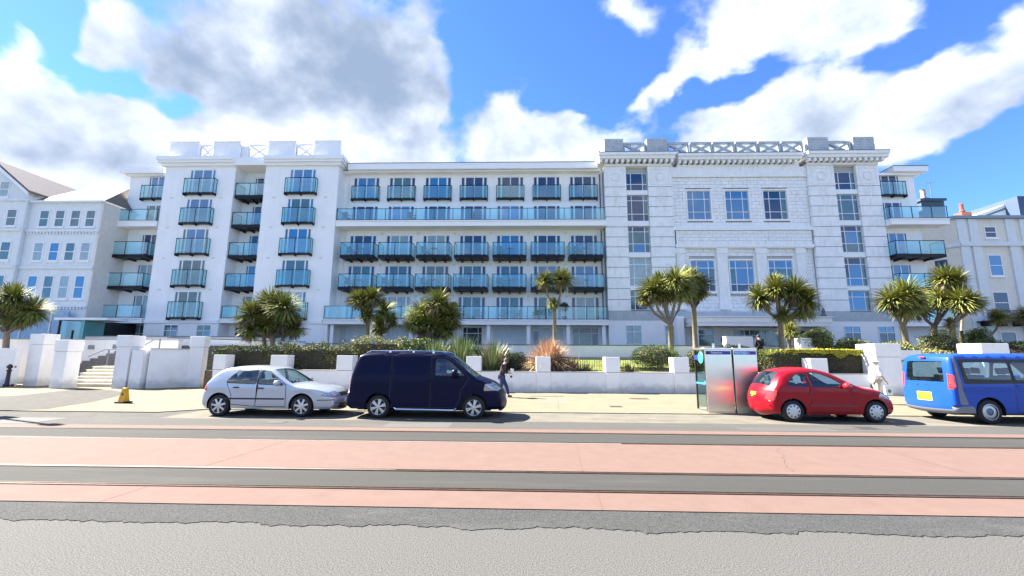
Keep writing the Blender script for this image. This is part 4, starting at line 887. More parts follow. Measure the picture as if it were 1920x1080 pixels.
for ti, (key, (Y, b0, fk, heads, lab)) in enumerate(TREES.items()):
    root = empty('cordyline_palm', (b0[0], Y, 0)); tag(root, lab, 'palm tree', 'cordyline palms in the hotel garden')
    t = MB(); bx, bz = b0[0]-root.location.x, b0[1]-.9
    r0 = .17 if len(heads) > 2 else .12
    if key in ('T4', 'T2'): r0 = .13
    pts = [Vector((0, 0, bz)), Vector(((fk[0]-b0[0])*.45, .05, (bz+fk[1])/2)), Vector((fk[0]-b0[0], 0, fk[1]))]
    t.tube(pts, [r0*1.15, r0*.95, r0*.85], 9)
    for i, (hx, hz, hr_) in enumerate(heads):
        dy = rg.uniform(-.55, .55)*(1 if len(heads) > 3 else .4)
        e = Vector((hx-b0[0], dy, hz-.12)); m = (pts[2]+e)/2 + Vector(((e.x-pts[2].x)*.18, 0, -.12*hr_))
        t.tube([pts[2]-Vector((0,0,.08)), m, e], [r0*.62, r0*.5, r0*.42], 7)
        hs = hr_*(1.38 if key in ('T1','T3','T0') else 1.24 if key in ('T5','T6','T7','T8') else 1.15); ho = inst(HEADS[(i+ti) % 4], 'leaf_crown', root, e+Vector((0,0,.1)), rg.uniform(0, 6.28), (hs*rg.uniform(.9,1.08), hs*rg.uniform(.9,1.08), hs*rg.uniform(.82,1.0))); ho.rotation_euler = (rg.uniform(-.35,.35), rg.uniform(-.35,.35), rg.uniform(0, 6.28))
    if key in ('T1', 'T3'):
        for dx in (-.75, .55): t.tube([(dx*.6, .1, bz), (dx, .1, 3.2), (dx*1.2, .1, 3.9)], [.12,.1,.08], 7)
    t.obj('trunk', BARK, root, smooth=True)
# leafy shrubs: thousands of small leaf faces through a rounded volume
def leaf_shrub(name, label, cat, c, size, n, leaf, mats, seed, group=None, boxy=0, core=True, updown=.5, lump=.25, stems=None):
    rg = random.Random(seed); mb = MB(); root = empty(name, c); tag(root, label, cat, group)
    a, b, h = size
    for i in range(n):
        while True:
            v = Vector((rg.uniform(-1, 1), rg.uniform(-1, 1), rg.uniform(-1, 1)))
            if boxy:
                if max(abs(v.x), abs(v.y), abs(v.z)) > .78: break
            elif .62 < v.length < 1: break
        if boxy:
            if rg.random() < .5: v.z = abs(v.z)
        wob = 1 + lump*noise.noise(Vector((v.x*a*1.4+seed, v.y*b*1.4, v.z*h*1.4)))*1.3
        if boxy: wz = 1 if lump == 0 else 1+.20*noise.noise(Vector((v.x*a*1.6+seed*3, 0, 1)))+.10*noise.noise(Vector((v.x*a*5, 2, seed)))+(.12 if rg.random() < .04 else 0)
        else: wz = 1
        p = Vector((v.x*a*(wob if not boxy else 1+.04*wob), v.y*b*wob, h/2*wz + v.z*h/2*wob*wz))
        d = Vector((rg.gauss(0,1), rg.gauss(0,1), rg.gauss(0,1)+updown)).normalized(); s_ = d.cross(Vector((rg.gauss(0,1), rg.gauss(0,1), rg.gauss(0,1)))).normalized()
        L = leaf*rg.uniform(.6, 1.4); w_ = L*.42
        mb.m = rg.choices(range(len(mats)), weights=[3, 2, 1, 1][:len(mats)])[0]
        mb.add([p-d*L/2, p+s_*w_/2, p+d*L/2+Vector((0,0,-.15*L)), p-s_*w_/2], [(0,1,2,3)])
    o = mb.obj('foliage', mats, root); o['kind'] = 'stuff'
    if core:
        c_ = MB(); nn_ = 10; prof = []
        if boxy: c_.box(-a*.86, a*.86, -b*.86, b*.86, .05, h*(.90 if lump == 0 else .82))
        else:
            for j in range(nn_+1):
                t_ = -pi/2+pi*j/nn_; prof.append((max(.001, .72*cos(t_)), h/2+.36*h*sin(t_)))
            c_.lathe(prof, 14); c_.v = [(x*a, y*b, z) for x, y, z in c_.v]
        c_.obj('dark_core', mat('dark_core', (.035,.03,.02), .95), root)  # solid dark core added to block see-through and darken the inside
    if stems:
        s_ = MB()
        for q in range(stems): 
            x = rg.uniform(-.35, .35)*a; s_.tube([(x*.4, 0, -.35), (x, rg.uniform(-.1,.1), h*.3)], [.035,.02], 5)
        s_.obj('stem', BARK, root)
    return root
GR = [mat('leaf_green_a', (.06,.10,.018), .6, spec=.2), mat('leaf_green_b', (.13,.18,.03), .6, spec=.2), mat('leaf_green_c', (.03,.05,.012), .6, spec=.2), mat('leaf_brown', (.16,.12,.05), .7)]
OL = [mat('leaf_olive_a', (.17,.18,.05), .6), mat('leaf_olive_b', (.24,.235,.075), .6), mat('leaf_olive_c', (.055,.068,.02), .6, spec=.2)]
YE = [mat('leaf_gold_a', (.55,.47,.03), .55), mat('leaf_gold_b', (.42,.40,.03), .55), mat('leaf_gold_c', (.19,.21,.03), .55)]
BZ = [mat('bronze_a', (.46,.28,.17), .7), mat('bronze_b', (.62,.46,.30), .7), mat('bronze_c', (.26,.14,.085), .7)]
leaf_shrub('hedge', 'dark clipped hedge behind the low wall above the silver car, left of the second pillar', 'hedge', (-14.9, 24.0, .95), (2.0, .65, 1.35), 12000, .085, [GR[0],GR[2],OL[2],GR[3]], 1, 'hedges behind the garden wall', boxy=1)
leaf_shrub('hedge', 'dark clipped hedge with yellowish top directly left of the dark van', 'hedge', (-10.9, 24.0, .95), (2.0, .65, 1.38), 12000, .085, [GR[0],OL[1],OL[2],GR[3]], 2, 'hedges behind the garden wall', boxy=1)
leaf_shrub('shrub', 'yellow-green shrub above the rear roof of the dark van', 'shrub', (-8.1, 24.2, 1.0), (1.3, .7, 1.75), 5500, .09, [OL[1],OL[0],GR[1]], 3, boxy=1)
leaf_shrub('shrub', 'grey-green bush behind the walking man', 'shrub', (-.55, 24.3, .95), (.75, .6, 1.15), 3000, .09, [GR[2],GR[0]], 5)
leaf_shrub('round_shrub', 'round domed green shrub on bare stems between garden pillars', 'shrub', (7.3, 24.6, 1.25), (1.45, .9, 1.3), 6500, .075, [GR[0],GR[1],OL[0]], 6, stems=7, lump=.15)
leaf_shrub('shrub', 'loose olive bush left of the telephone kiosks', 'shrub', (9.6, 24.4, 1.0), (.8, .6, 1.4), 3500, .09, [OL[0],OL[2],GR[0]], 7)
leaf_shrub('shrub', 'low olive planting seen above the telephone kiosks', 'shrub', (12.0, 25.6, 1.3), (1.5, .6, 1.35), 4000, .09, [OL[0],OL[2],GR[0]], 17)
hd = leaf_shrub('hedge', 'dark clipped hedge with bright golden top above the red car', 'hedge', (15.4, 23.9, 1.0), (2.75, .75, 1.25), 12000, .08, [GR[2],GR[0],OL[2],GR[3]], 8, boxy=1, lump=0)
rg = random.Random(9); mb = MB()
for i in range(7000):
    x = rg.uniform(-2.75, 2.75); y = rg.uniform(-.8, .75); z = 1.25 + .06*noise.noise(Vector((x*2, y*2, 0))) + rg.uniform(-.09, .07) - (.1 if x < -1.2 and rg.random() < .5 else 0) - .05*abs(x)/2.7
    d = Vector((rg.gauss(0,1), rg.gauss(0,1), abs(rg.gauss(0,1)))).normalized(); s_ = d.cross(Vector((rg.gauss(0,1), rg.gauss(0,1), rg.gauss(0,1)))).normalized(); L = .08; mb.m = rg.choice((0, 0, 1, 2) if x > -1.6 else (1, 2, 2))
    p = Vector((x, y, z)); mb.add([p-d*L/2, p+s_*L*.25, p+d*L/2, p-s_*L*.25], [(0,1,2,3)])
for i in range(5500):
    x = rg.uniform(-1.9, 2.78); t_ = rg.random()**1.7; y = -.80+rg.uniform(-.05,.03); z = 1.27-t_*(.16+.26*max(0, min(1, (x+1.5)/2.5)))*(.7+.6*noise.noise(Vector((x*1.7, 0, 4))))
    d = Vector((rg.gauss(0,1), rg.gauss(0,1), rg.gauss(0,1))).normalized(); s_ = d.cross(Vector((rg.gauss(0,1), rg.gauss(0,1), rg.gauss(0,1)))).normalized(); L = .08; mb.m = rg.choice((0, 1, 2))
    p = Vector((x, y, z)); mb.add([p-d*L/2, p+s_*L*.25, p+d*L/2, p-s_*L*.25], [(0,1,2,3)])
o = mb.obj('new_growth', YE, hd); o['kind'] = 'stuff'
leaf_shrub('shrub', 'leafy green bush behind the white walls, left of the large pillar', 'shrub', (17.9, 27.2, 2.0), (1.0, .7, 1.75), 3500, .11, [GR[1],OL[0],GR[0]], 10)
for i, (x, y, z, a, h, mm, lab) in enumerate(((19.6,26.8,1.7,1.3,1.35,[OL[0],GR[1],OL[2]],'low olive bush right of the large pillar'),(21.8,26.2,1.4,1.3,1.5,[OL[0],OL[1],GR[0]],'olive bush below the large leaning cordyline'),(24.3,26.2,1.3,1.4,2.3,[GR[1],OL[1],YE[2]],'tall yellow-green shrub among the right-hand cordyline trunks'),(26.4,26.0,1.3,1.1,1.7,[OL[2],GR[0],OL[0]],'mid-green shrub above the blue minibus'),(27.9,27.6,1.6,.8,2.2,[GR[1],GR[0]],'bright green bush beside the slim cordyline'),(22.9,24.9,1.2,1.1,1.2,[OL[1],OL[0],GR[3]],'low dry olive shrub behind the long right wall'),(25.0,24.7,1.2,1.2,1.15,[OL[2],OL[0],GR[0]],'low dark olive shrub over the minibus roof'))):
    leaf_shrub('shrub', lab, 'shrub', (x, y, z), (a, .7, h), 3300, .11, mm, 30+i, 'shrubs in the right-hand bed')
leaf_shrub('flowering_shrub', 'orange flowering shrub above the minibus beside the white pillar', 'shrub', (26.8, 25.0, 1.1), (1.0, .6, 1.35), 3000, .09, [BZ[1],mat('petal_orange', (.55,.26,.10), .7),OL[0]], 40)
leaf_shrub('flat_conifer', 'flat dark green clipped conifer at the right edge', 'shrub', (28.3, 26.0, 1.9), (1.6, .8, 1.0), 5000, .09, [GR[2],GR[0],OL[2]], 41)
leaf_shrub('flowering_shrub', 'low red flowering plant under the flat dark conifer', 'shrub', (27.6, 24.6, 1.6), (.9, .4, .75), 1600, .08, [mat('petal_red', (.45,.09,.05), .7),BZ[0],OL[0]], 42)
# strap-leaved clumps
def strap_clump(name, label, c, n, L, wd, mats, seed, droop=(.02, .22), lean=.75, cat='plant'):
    rg = random.Random(seed); mb = MB(); root = empty(name, c); tag(root, label, cat)
    for i in range(n):
        a = rg.uniform(0, 2*pi); q = rg.uniform(0, lean); d = Vector((cos(a)*q, sin(a)*q, 1)); rr = rg.uniform(0, .3)
        blade(mb, (cos(a)*rr, sin(a)*rr, 0), d, L*rg.uniform(.6, 1.1), wd*rg.uniform(.7, 1.2), rg.uniform(*droop), rg, rg.randrange(len(mats)))
    o = mb.obj('foliage', mats, root); o['kind'] = 'stuff'; return root
PH = [G1b, mat('flax_leaf', (.10,.16,.05), .45), mat('flax_leaf_pale', (.30,.34,.20), .45)]
leaf_shrub('shrub', 'broad bright green leafy bush over the middle of the dark van roof', 'shrub', (-6.0, 24.6, .95), (1.5, .8, 1.9), 7000, .14, [GR[1], PH[1], GR[0]], 71, updown=1.2)
for i, (x, y, n, L, lab) in enumerate(((-5.0,24.3,700,1.75,'spiky dense green flax clump over the dark van windscreen'),(-3.5,24.5,850,2.05,'tall spiky flax clump left of the third garden pillar'))):
    strap_clump('flax_clump', lab, (x, y, .95), n, L, .05, PH, 50+i, lean=1.0)
strap_clump('yucca_clump', 'pale striped spiky yucca behind the wall beside the walking man', (-1.75, 23.9, .95), 460, 1.8, .05, [PH[2], PH[1], G1b, G1d], 60, lean=1.2)
strap_clump('bronze_grass', 'bronze-orange arching grass clump right of the walking man', (1.35, 24.3, .98), 3200, 1.85, .034, BZ, 61, droop=(.25, .7), lean=1.3)
strap_clump('red_flax', 'small dark red flax beside the bronze grass', (2.55, 23.7, .98), 90, .95, .045, [mat('flax_red', (.22,.04,.05), .5), BZ[2]], 62)
strap_clump('low_plant', 'small dry green plant behind the railing in the middle', (3.3, 23.8, 1.0), 160, .55, .035, [OL[0], OL[1], GR[3]], 63, lean=1.6)
strap_clump('low_plant', 'low green plant under the round shrub behind the railing', (5.6, 23.8, 1.0), 200, .55, .035, [OL[0], GR[0], GR[3]], 64, lean=1.6)
strap_clump('low_plant', 'brown tufts at the foot of the wall beside the tall pillar', (-16.6, 24.6, .06), 120, .5, .03, [OL[2], GR[3]], 65, lean=1.2)
# lawn blades along the railings
rg = random.Random(70); mb = MB()
for i in range(5000):
    x = rg.uniform(-.9, 12.4); y = rg.uniform(23.4, 29); z = 1.01+(y-23.3)*.104; h = rg.uniform(.05, .13); a = rg.uniform(0, 3.14)
    mb.add([(x-.012*cos(a), y-.012*sin(a), z), (x+.012*cos(a), y+.012*sin(a), z), (x+rg.uniform(-.04,.04), y, z+h)], [(0,1,2)])
tag(mb.obj('grass', mat('grass_blade', (.24,.27,.05), .6)), 'short dry yellow-green grass on the garden lawn', 'grass', kind='stuff')
# balcony furniture and potted balls
def potted_ball(x, y, z, r, label):
    t = empty('potted_tree', (x, y, z)); tag(t, label, 'potted plant')
    MB().lathe([(0,0),(.16,0),(.22,.35),(.2,.35),(0,.32)], 12).obj('pot', BLACKP, t)
    MB().tube([(0,0,.3),(0,0,.85)], .02, 5).obj('stem', BARK, t)
    rg = random.Random(int(x*10)); mb = MB()
    for i in range(700):
        d = Vector((rg.gauss(0,1), rg.gauss(0,1), rg.gauss(0,1))).normalized(); p = d*r*rg.uniform(.6, 1)+Vector((0,0,.85+r*.7)); s_ = d.cross(Vector((rg.gauss(0,1), rg.gauss(0,1), 1))).normalized(); u_ = s_.cross(d); L = .07
        mb.add([p-u_*L, p+s_*L*.6, p+u_*L, p-s_*L*.6], [(0,1,2,3)])
    o = mb.obj('foliage', [GR[2]], t); o['kind'] = 'stuff'
potted_ball(3.35, 36.3, 4.86, .42, 'potted round topiary on the lowest terrace right of the slender cordyline')
potted_ball(-5.95, 36.3, 4.86, .42, 'potted round topiary on the lowest terrace right of the round bushy cordyline')
def chair(x, y, z, rz, label, m=None):
    m = m or mat('rattan_dark', (.06,.08,.09), .7); t = empty('patio_chair', (x, y, z), rz); tag(t, label, 'chair', 'patio chairs on the balconies')
    MB().box(-.26, .26, -.25, .25, .38, .45).obj('seat', m, t); MB().box(-.26, .26, .22, .29, .45, .88).obj('backrest', m, t)
    for a in (-.24, .24):
        for b in (-.22, .25): MB().box(a-.02, a+.02, b-.02, b+.02, 0, .38).obj('leg', m, t)
    for a in (-.28, .28): MB().box(a-.03, a+.03, -.24, .22, .6, .64).obj('arm', m, t)
def table(x, y, z, label):
    t = empty('patio_table', (x, y, z)); tag(t, label, 'table', 'patio tables on the balconies'); m = mat('table_grey', (.25,.3,.32), .5)
    MB().lathe([(0,.7),(.35,.7),(.35,.73),(0,.73)], 16).obj('table_top', m, t); MB().tube([(0,0,0),(0,0,.7)], .025, 6).obj('leg', m, t); MB().lathe([(0,0),(.2,0),(.2,.03),(0,.03)], 12).obj('base', m, t)
names = ['first', 'second', 'third', 'fourth', 'fifth', 'sixth', 'seventh']
for r, rn in ((1, 'lower'), (2, 'upper')):
    for i, x in enumerate(BX):
        if (i+r) % 2 == 0 or r == 1:
            chair(x-.75, 36.4, FL[r], 2.6, 'dark patio chair on the %s balcony from the left in the %s dark-based row' % (names[i], rn))
            table(x, 36.3, FL[r], 'round patio table on the %s balcony of the %s dark-based row' % (names[i], rn))
for i, x in enumerate((-15.6, -9.9, -4.3)): chair(x, 36.3, 13.37, 2.8, 'dark lounge chair on the long fourth-floor terrace, %s from the left' % names[i])
for i, x in enumerate((-3.9, -1.9, -.6, 1.0)):
    chair(x, 36.2, 4.86, 3.0+i, 'dark patio chair on the lowest glass terrace, %s from the left' % names[i])
table(-1.3, 36.2, 4.86, 'round patio table on the lowest glass terrace')
# ------------------------------------------------------------------ vehicles
def catmull(P, per=4):
    out = []
    n = len(P)
    for i in range(n-1):
        p0, p1, p2, p3 = P[max(i-1,0)], P[i], P[i+1], P[min(i+2,n-1)]
        for k in range(per):
            t = k/per
            out.append((i+t, *[.5*((2*p1[j]) + (-p0[j]+p2[j])*t + (2*p0[j]-5*p1[j]+4*p2[j]-p3[j])*t*t + (-p0[j]+3*p1[j]-3*p2[j]+p3[j])*t**3) for j in (0, 1)]))
    out.append((n-1, P[-1][0], P[-1][1])); return out
def pip(x, y, poly):
    c = False; j = len(poly)-1
    for i in range(len(poly)):
        if (poly[i][1] > y) != (poly[j][1] > y) and x < (poly[j][0]-poly[i][0])*(y-poly[i][1])/(poly[j][1]-poly[i][1])+poly[i][0]: c = not c
        j = i
    return c
def rounded(poly, r=.05, n=4):
    out = []; m = len(poly)
    for i in range(m):
        a, b, c = Vector(poly[i-1]), Vector(poly[i]), Vector(poly[(i+1) % m])
        u = (a-b); v = (c-b); rr = min(r, u.length*.45, v.length*.45); p = b+u.normalized()*rr; q = b+v.normalized()*rr
        for k in range(n+1):
            t = k/n; out.append(tuple(p*(1-t)**2 + b*2*t*(1-t) + q*t*t))
    return out
def grow(poly, d):
    m = len(poly); A = sum(poly[i-1][0]*poly[i][1]-poly[i][0]*poly[i-1][1] for i in range(m)); sg = 1 if A > 0 else -1; out = []
    for i in range(m):
        a, b, c = Vector(poly[i-1]), Vector(poly[i]), Vector(poly[(i+1) % m])
        e = (b-a).normalized(); f = (c-b).normalized(); n = Vector((e.y, -e.x))*sg + Vector((f.y, -f.x))*sg
        if n.length < 1e-6: n = Vector((e.y, -e.x))*sg
        n.normalize(); out.append(tuple(b+n*d))
    return out
CARGLASS = glass('car_glass', (.62,.76,.77), ((.03,.06,.06), .06), base_refl=.05)
TRIM = mat('black_trim', (.012,.012,.013), .5)
LAMPG = mat('headlamp_glass', (.30,.34,.38), .1, metal=.6, coat=1)
TAILR = mat('tail_lamp_red', (.50,.03,.03), .12, coat=1)
PLY = mat('plate_yellow', (.80,.58,.02), .45); PLW = mat('plate_white', (.75,.75,.72), .45)
ALLOY = mat('alloy', (.55,.56,.58), .28, metal=.85); ALLOYD = mat('wheel_inner', (.02,.02,.022), .6); CHROME = mat('chrome', (.75,.76,.78), .12, metal=1)
HUBCAP = mat('hubcap_silver', (.50,.51,.53), .35, metal=.6); SEATM = mat('seat_fabric', (.05,.055,.065), .9); INT = mat('cabin_plastic', (.03,.033,.037), .8)
def wheel(parent, x, y, r, wd, side, style, n=6):
    w = MB().lathe([(r*.68,-wd/2),(r*.9,-wd/2),(r*.985,-wd*.36),(r,-wd*.2),(r,wd*.2),(r*.985,wd*.36),(r*.9,wd/2),(r*.68,wd/2)], 36, axis='y')
    W_ = w.obj('wheel', RUBBER, parent, smooth=True); W_.location = (x, y, r)
    s = MB(); o = side*wd/2
    if style == 'hubcap':
        s.lathe([(0,o*1.06),(r*.2,o*1.05),(r*.45,o*1.0),(r*.62,o*.95),(r*.69,o*.84)], 32, axis='y')
        W2 = s.obj('rim', HUBCAP, W_, smooth=True)
        for k in range(9):
            a = 2*pi*k/9; c = (cos(a)*r*.5, sin(a)*r*.5); MB().lathe([(0,0),(r*.085,0)], 8, axis='y', c=(c[0], o*1.03, c[1])).obj('vent_hole', ALLOYD, W_)
        MB().lathe([(0,o*1.1),(r*.1,o*1.09),(r*.11,o*1.0)], 12, axis='y').obj('hub', HUBCAP, W_)
    elif style == 'steel':
        s.lathe([(r*.60,o*.92),(r*.70,o*.96),(r*.70,o*.8)], 32, axis='y'); s.lathe([(r*.30,o*.75),(r*.50,o*.8),(r*.60,o*.55)], 32, axis='y'); s.obj('rim', HUBCAP, W_, smooth=True)
        MB().lathe([(0,o*.92),(r*.2,o*.9),(r*.28,o*.6),(r*.34,o*.55)], 20, axis='y').obj('hub', mat('hub_blue_grey', (.10,.16,.22), .5), W_, smooth=True)
        MB().lathe([(0,o*.5),(r*.66,o*.5)], 24, axis='y').obj('inner_disc', ALLOYD, W_)
    else:
        s.lathe([(r*.64,o*.55),(r*.66,o*.93),(r*.75,o*1.0),(r*.75,o*.8)], 32, axis='y')
        for k in range(n):
            for dd in ((-.13, .13) if style == 'multi' else (0,)):
                a = 2*pi*k/n+dd+.3; u = Vector((cos(a), 0, sin(a))); v = Vector((-sin(a), 0, cos(a))); wi, wo = (.10, .085) if style != 'multi' else (.05, .06)
                p = [u*r*.10-v*r*wi+Vector((0,o*.98,0)), u*r*.10+v*r*wi+Vector((0,o*.98,0)), u*r*.68+v*r*wo+Vector((0,o*.9,0)), u*r*.68-v*r*wo+Vector((0,o*.9,0))]
                q = [a_-Vector((0,o*.3,0)) for a_ in p]
                s.add(p+q, [(0,1,2,3),(4,7,6,5),(0,4,5,1),(1,5,6,2),(2,6,7,3),(3,7,4,0)])
        s.lathe([(0,o*1.03),(r*.13,o*1.02),(r*.17,o*.85)], 16, axis='y')
        s.obj('rim', ALLOY, W_)
        MB().lathe([(0,o*.42),(r*.66,o*.42)], 24, axis='y').obj('inner_disc', ALLOYD, W_)
    return W_
def vehicle(name, label, cat, loc, S):
    root = empty(name, loc); tag(root, label, cat, S.get('group'))
    PAINT = S['paint']; U = catmull(S['up'], 4); L = max(p[1] for p in U); W0 = S['W0']; H = max(p[2] for p in U); zb = S['belt']
    def Wf(x, z):
        w = W0
        a, b = S['tail']; w *= 1-(b*max(0, (a-x)/a)**2)
        a, b = S['nose']; w *= 1-(b*max(0, (a-(L-x))/a)**2)
        if z > zb: w -= S['tumble']*((z-zb)/(H-zb))**1.25
        if z < .42: w -= .10*((.42-z)/.25)**2*.6
        w += .012*math.exp(-((z-S.get('crease', zb-.1))/.035)**2)
        return w
    up2 = [(p[1], p[2]) for p in U]
    def dist(x, z):
        best = 9
        for (a, b), (c, d) in zip(up2[:-1], up2[1:]):
            dx, dz = c-a, d-b; q = dx*dx+dz*dz
            t = max(0, min(1, ((x-a)*dx+(z-b)*dz)/q)) if q else 0
            e = (x-a-t*dx)**2+(z-b-t*dz)**2
            if e < best: best = e
        return sqrt(best)
    R = S.get('round', .07)
    def side_y(x, z):
        d = min(dist(x, z), R); return Wf(x, z) - R*(1-sqrt(max(0, 1-(1-d/R)**2)))
    # side outline with wheel arches
    sill = S['sill']; bot = []
    for cx, ar in sorted(S['arches'], key=lambda t: -t[0]):
        zc = S['wr']; a0 = math.asin(max(-1, min(1, (sill-zc)/ar)))
        bot.append((cx+ar*cos(a0), sill))
        for k in range(1, 16): a = a0+(pi-2*a0)*k/16; bot.append((cx+ar*cos(a), zc+ar*sin(a)))
        bot.append((cx-ar*cos(a0), sill))
    outline = up2 + [(L-.12 if not S.get('nofront') else L-.1, sill-.0)] + bot + [(.16, sill)]
    regs = [(n, rounded(p, S.get('wr_round', .05)) if not n.startswith('door') else rounded(p, .04)) for n, p in S['side']]
    polys = []
    for n, p in regs:
        if n.startswith('glass'): polys.append(('trim', grow(p, .022)))
    regs2 = [r for r in regs if not r[0].startswith('door')] + polys + [(n, grow(p, -.009)) for n, p in regs if n.startswith('door')] + [('seam', grow(p, .009)) for n, p in regs if n.startswith('door')]
    V = []; E_ = []
    def loop(pts):
        b = len(V); V.extend(Vector(p) for p in pts); m = len(pts); E_.extend((b+i, b+(i+1) % m) for i in range(m))
    loop(outline)
    for n, p in regs2: loop(p)
    for off in (R*.15, R*.4, R*.75, R*1.1):
        for i in range(1, len(up2)-1):
            t = Vector(up2[i+1])-Vector(up2[i-1]); t.normalize(); q = Vector(up2[i])+Vector((t.y, -t.x))*off
            if pip(q.x, q.y, outline) and dist(q.x, q.y) > off*.7: V.append(q)
    gx = .11; x = .06
    while x < L:
        z = .2
        while z < H:
            if pip(x, z, outline) and dist(x, z) > R*1.3: V.append(Vector((x+.013*sin(z*40), z)))
            z += .09
        x += gx
    vo, eo, fo, *_ = geometry.delaunay_2d_cdt(V, E_, [], 0, 1e-5)
    bins = {}
    for f in fo:
        cx = sum(vo[i].x for i in f)/3; cz = sum(vo[i].y for i in f)/3
        if not pip(cx, cz, outline): continue
        nm = 'body'
        for n, p in regs2:
            if pip(cx, cz, p): nm = n; break
        bins.setdefault(nm, []).append(f)
    ys = {}
    def y_at(i):
        if i not in ys: ys[i] = side_y(vo[i].x, vo[i].y)
        return ys[i]
    MM = {'body': PAINT, 'trim': TRIM, 'seam': TRIM, 'door': PAINT, 'glass': CARGLASS, 'head': LAMPG, 'tail': TAILR, 'black': TRIM, 'grey': S.get('grey', TRIM), 'plate': PLY, 'platew': PLW, 'chrome': CHROME}
    body = MB(); parts = {}
    for nm, fs in bins.items():
        for sg in (-1, 1):
            key = nm if nm == 'body' else (nm, sg)
            mb = body if nm == 'body' else parts.setdefault(key, MB())
            used = {}; vs = []; ff = []
            for f in fs:
                g_ = []
                for i in f:
                    if i not in used: used[i] = len(vs); vs.append((vo[i].x, sg*y_at(i), vo[i].y))
                    g_.append(used[i])
                ff.append(tuple(g_) if sg < 0 else tuple(g_[::-1]))
            mb.add(vs, ff)
    # ribbon over the top, nose and tail
    idx = sorted(set([u[0] for u in U] + [r[1] for r in S['top']] + [r[2] for r in S['top']]))
    tt = sorted(set([-1,-.93,-.85,-.7,-.5,-.25,0,.25,.5,.7,.85,.93,1] + [r[3] for r in S['top']] + [r[4] for r in S['top']]))
    def at(i):
        k = min(int(i*4+1e-6), len(U)-2); a, b = U[k], U[k+1]; t = (i-a[0])/(b[0]-a[0]); return a[1]+(b[1]-a[1])*t, a[2]+(b[2]-a[2])*t
    def nrm(i):
        a = at(max(0, i-.3)); b = at(min(len(S['up'])-1, i+.3)); d = Vector((b[0]-a[0], b[1]-a[1])).normalized(); return Vector((-d.y, d.x))
    gridp = []
    for i in idx:
        x, z = at(i); n = nrm(i); bl = S['bulge'][0]*max(0, 1-x/.6)+S['bulge'][1]*max(0, 1-(L-x)/.8)+.035; we = Wf(x, z)-R
        gridp.append([(x+n.x*bl*(1-t*t), we*t, z+n.y*bl*(1-t*t)) for t in tt])
    tb = {}
    for a in range(len(idx)-1):
        for b in range(len(tt)-1):
            ci, ct = (idx[a]+idx[a+1])/2, (tt[b]+tt[b+1])/2; nm = 'body'
            for r in S['top']:
                if r[1] < ci < r[2] and r[3] < ct < r[4]: nm = r[0]; break
            tb.setdefault(nm, []).append((a, b))
    for nm, cells in tb.items():
        if nm in ('head', 'tail'):
            for sg in (-1, 1):
                sub_ = [c for c in cells if (tt[c[1]]+tt[c[1]+1] > 0) == (sg > 0)]; mb = parts.setdefault((nm, sg), MB()); used = {}; vs = []; ff = []
                for a, b in sub_:
                    g_ = []
                    for (p, q) in ((a,b),(a+1,b),(a+1,b+1),(a,b+1)):
                        if (p, q) not in used: used[(p, q)] = len(vs); vs.append(gridp[p][q])
                        g_.append(used[(p, q)])
                    ff.append(tuple(g_))
                mb.add(vs, ff)
            continue
        mb = body if nm == 'body' else parts.setdefault(('top_'+nm, 0), MB())
        used = {}; vs = []; ff = []
        for a, b in cells:
            g_ = []
            for (p, q) in ((a,b),(a+1,b),(a+1,b+1),(a,b+1)):
                if (p, q) not in used: used[(p, q)] = len(vs); vs.append(gridp[p][q])
                g_.append(used[(p, q)])
            ff.append(tuple(g_))
        mb.add(vs, ff)
    # weld ribbon rim to the sides
    bo = body.obj('body', PAINT, root, smooth=True)
    bm = bmesh.new(); bm.from_mesh(bo.data); bmesh.ops.remove_doubles(bm, verts=bm.verts, dist=.002); bmesh.ops.recalc_face_normals(bm, faces=bm.faces); bm.to_mesh(bo.data); bm.free()
    bo.data.polygons.foreach_set('use_smooth', [True]*len(bo.data.polygons))
    NAMES = {'trim': 'window_trim', 'seam': 'door_seam', 'glass': 'window', 'head': 'headlight', 'tail': 'tail_light', 'black': 'grille', 'grey': 'bumper', 'plate': 'number_plate', 'platew': 'number_plate', 'door': 'door', 'chrome': 'chrome_trim'}  # bumper grey also covers the shade column painted on the minibus corner
    made = {}
    for (nm, sg), mb in parts.items():
        base = nm.replace('top_', ''); base = ''.join(c for c in base if not c.isdigit())
        nmx = NAMES.get(base, base)
        if nm == 'top_glassr': nmx = 'rear_window'
        elif nm == 'top_glassw': nmx = 'windscreen'
        elif nm == 'top_black1': nmx = 'lower_intake'
        elif nm == 'top_black2': nmx = 'rear_bumper'
        elif nm == 'black3': nmx = 'window_band'
        elif base.startswith('glass'): nmx = 'window'
        m = MM.get(base, CARGLASS if base.startswith('glass') else PAINT)
        if S.get('rearglass') and nm == 'top_glassr': m = S['rearglass']
        o = mb.obj(nmx, m, root, smooth=True); made[(nm, sg)] = o
    # side extras laid on the body
    def strip(pts, hw, off, th, m, nm, sides=(-1, 1), par=None):
        for sg in sides:
            s = MB(); q = []
            for (x, z) in pts:
                y = sg*(side_y(x, z)+off); q.append((x, y, z))
            vs = []
            for x, y, z in q: vs += [(x, y-sg*th, z-hw), (x, y, z-hw), (x, y, z+hw), (x, y-sg*th, z+hw)]
            fs = []
            for i in range(len(q)-1):
                for k in range(3): fs.append((4*i+k, 4*i+k+1, 4*i+5+k, 4*i+4+k))
            fs += [(0,1,2,3), tuple(len(vs)-4+k for k in (3,2,1,0))]
            s.add(vs, fs); s.obj(nm, m, par(sg) if par else root)
    def door_of(k): return lambda sg: made.get(('door%d' % k, sg), root)
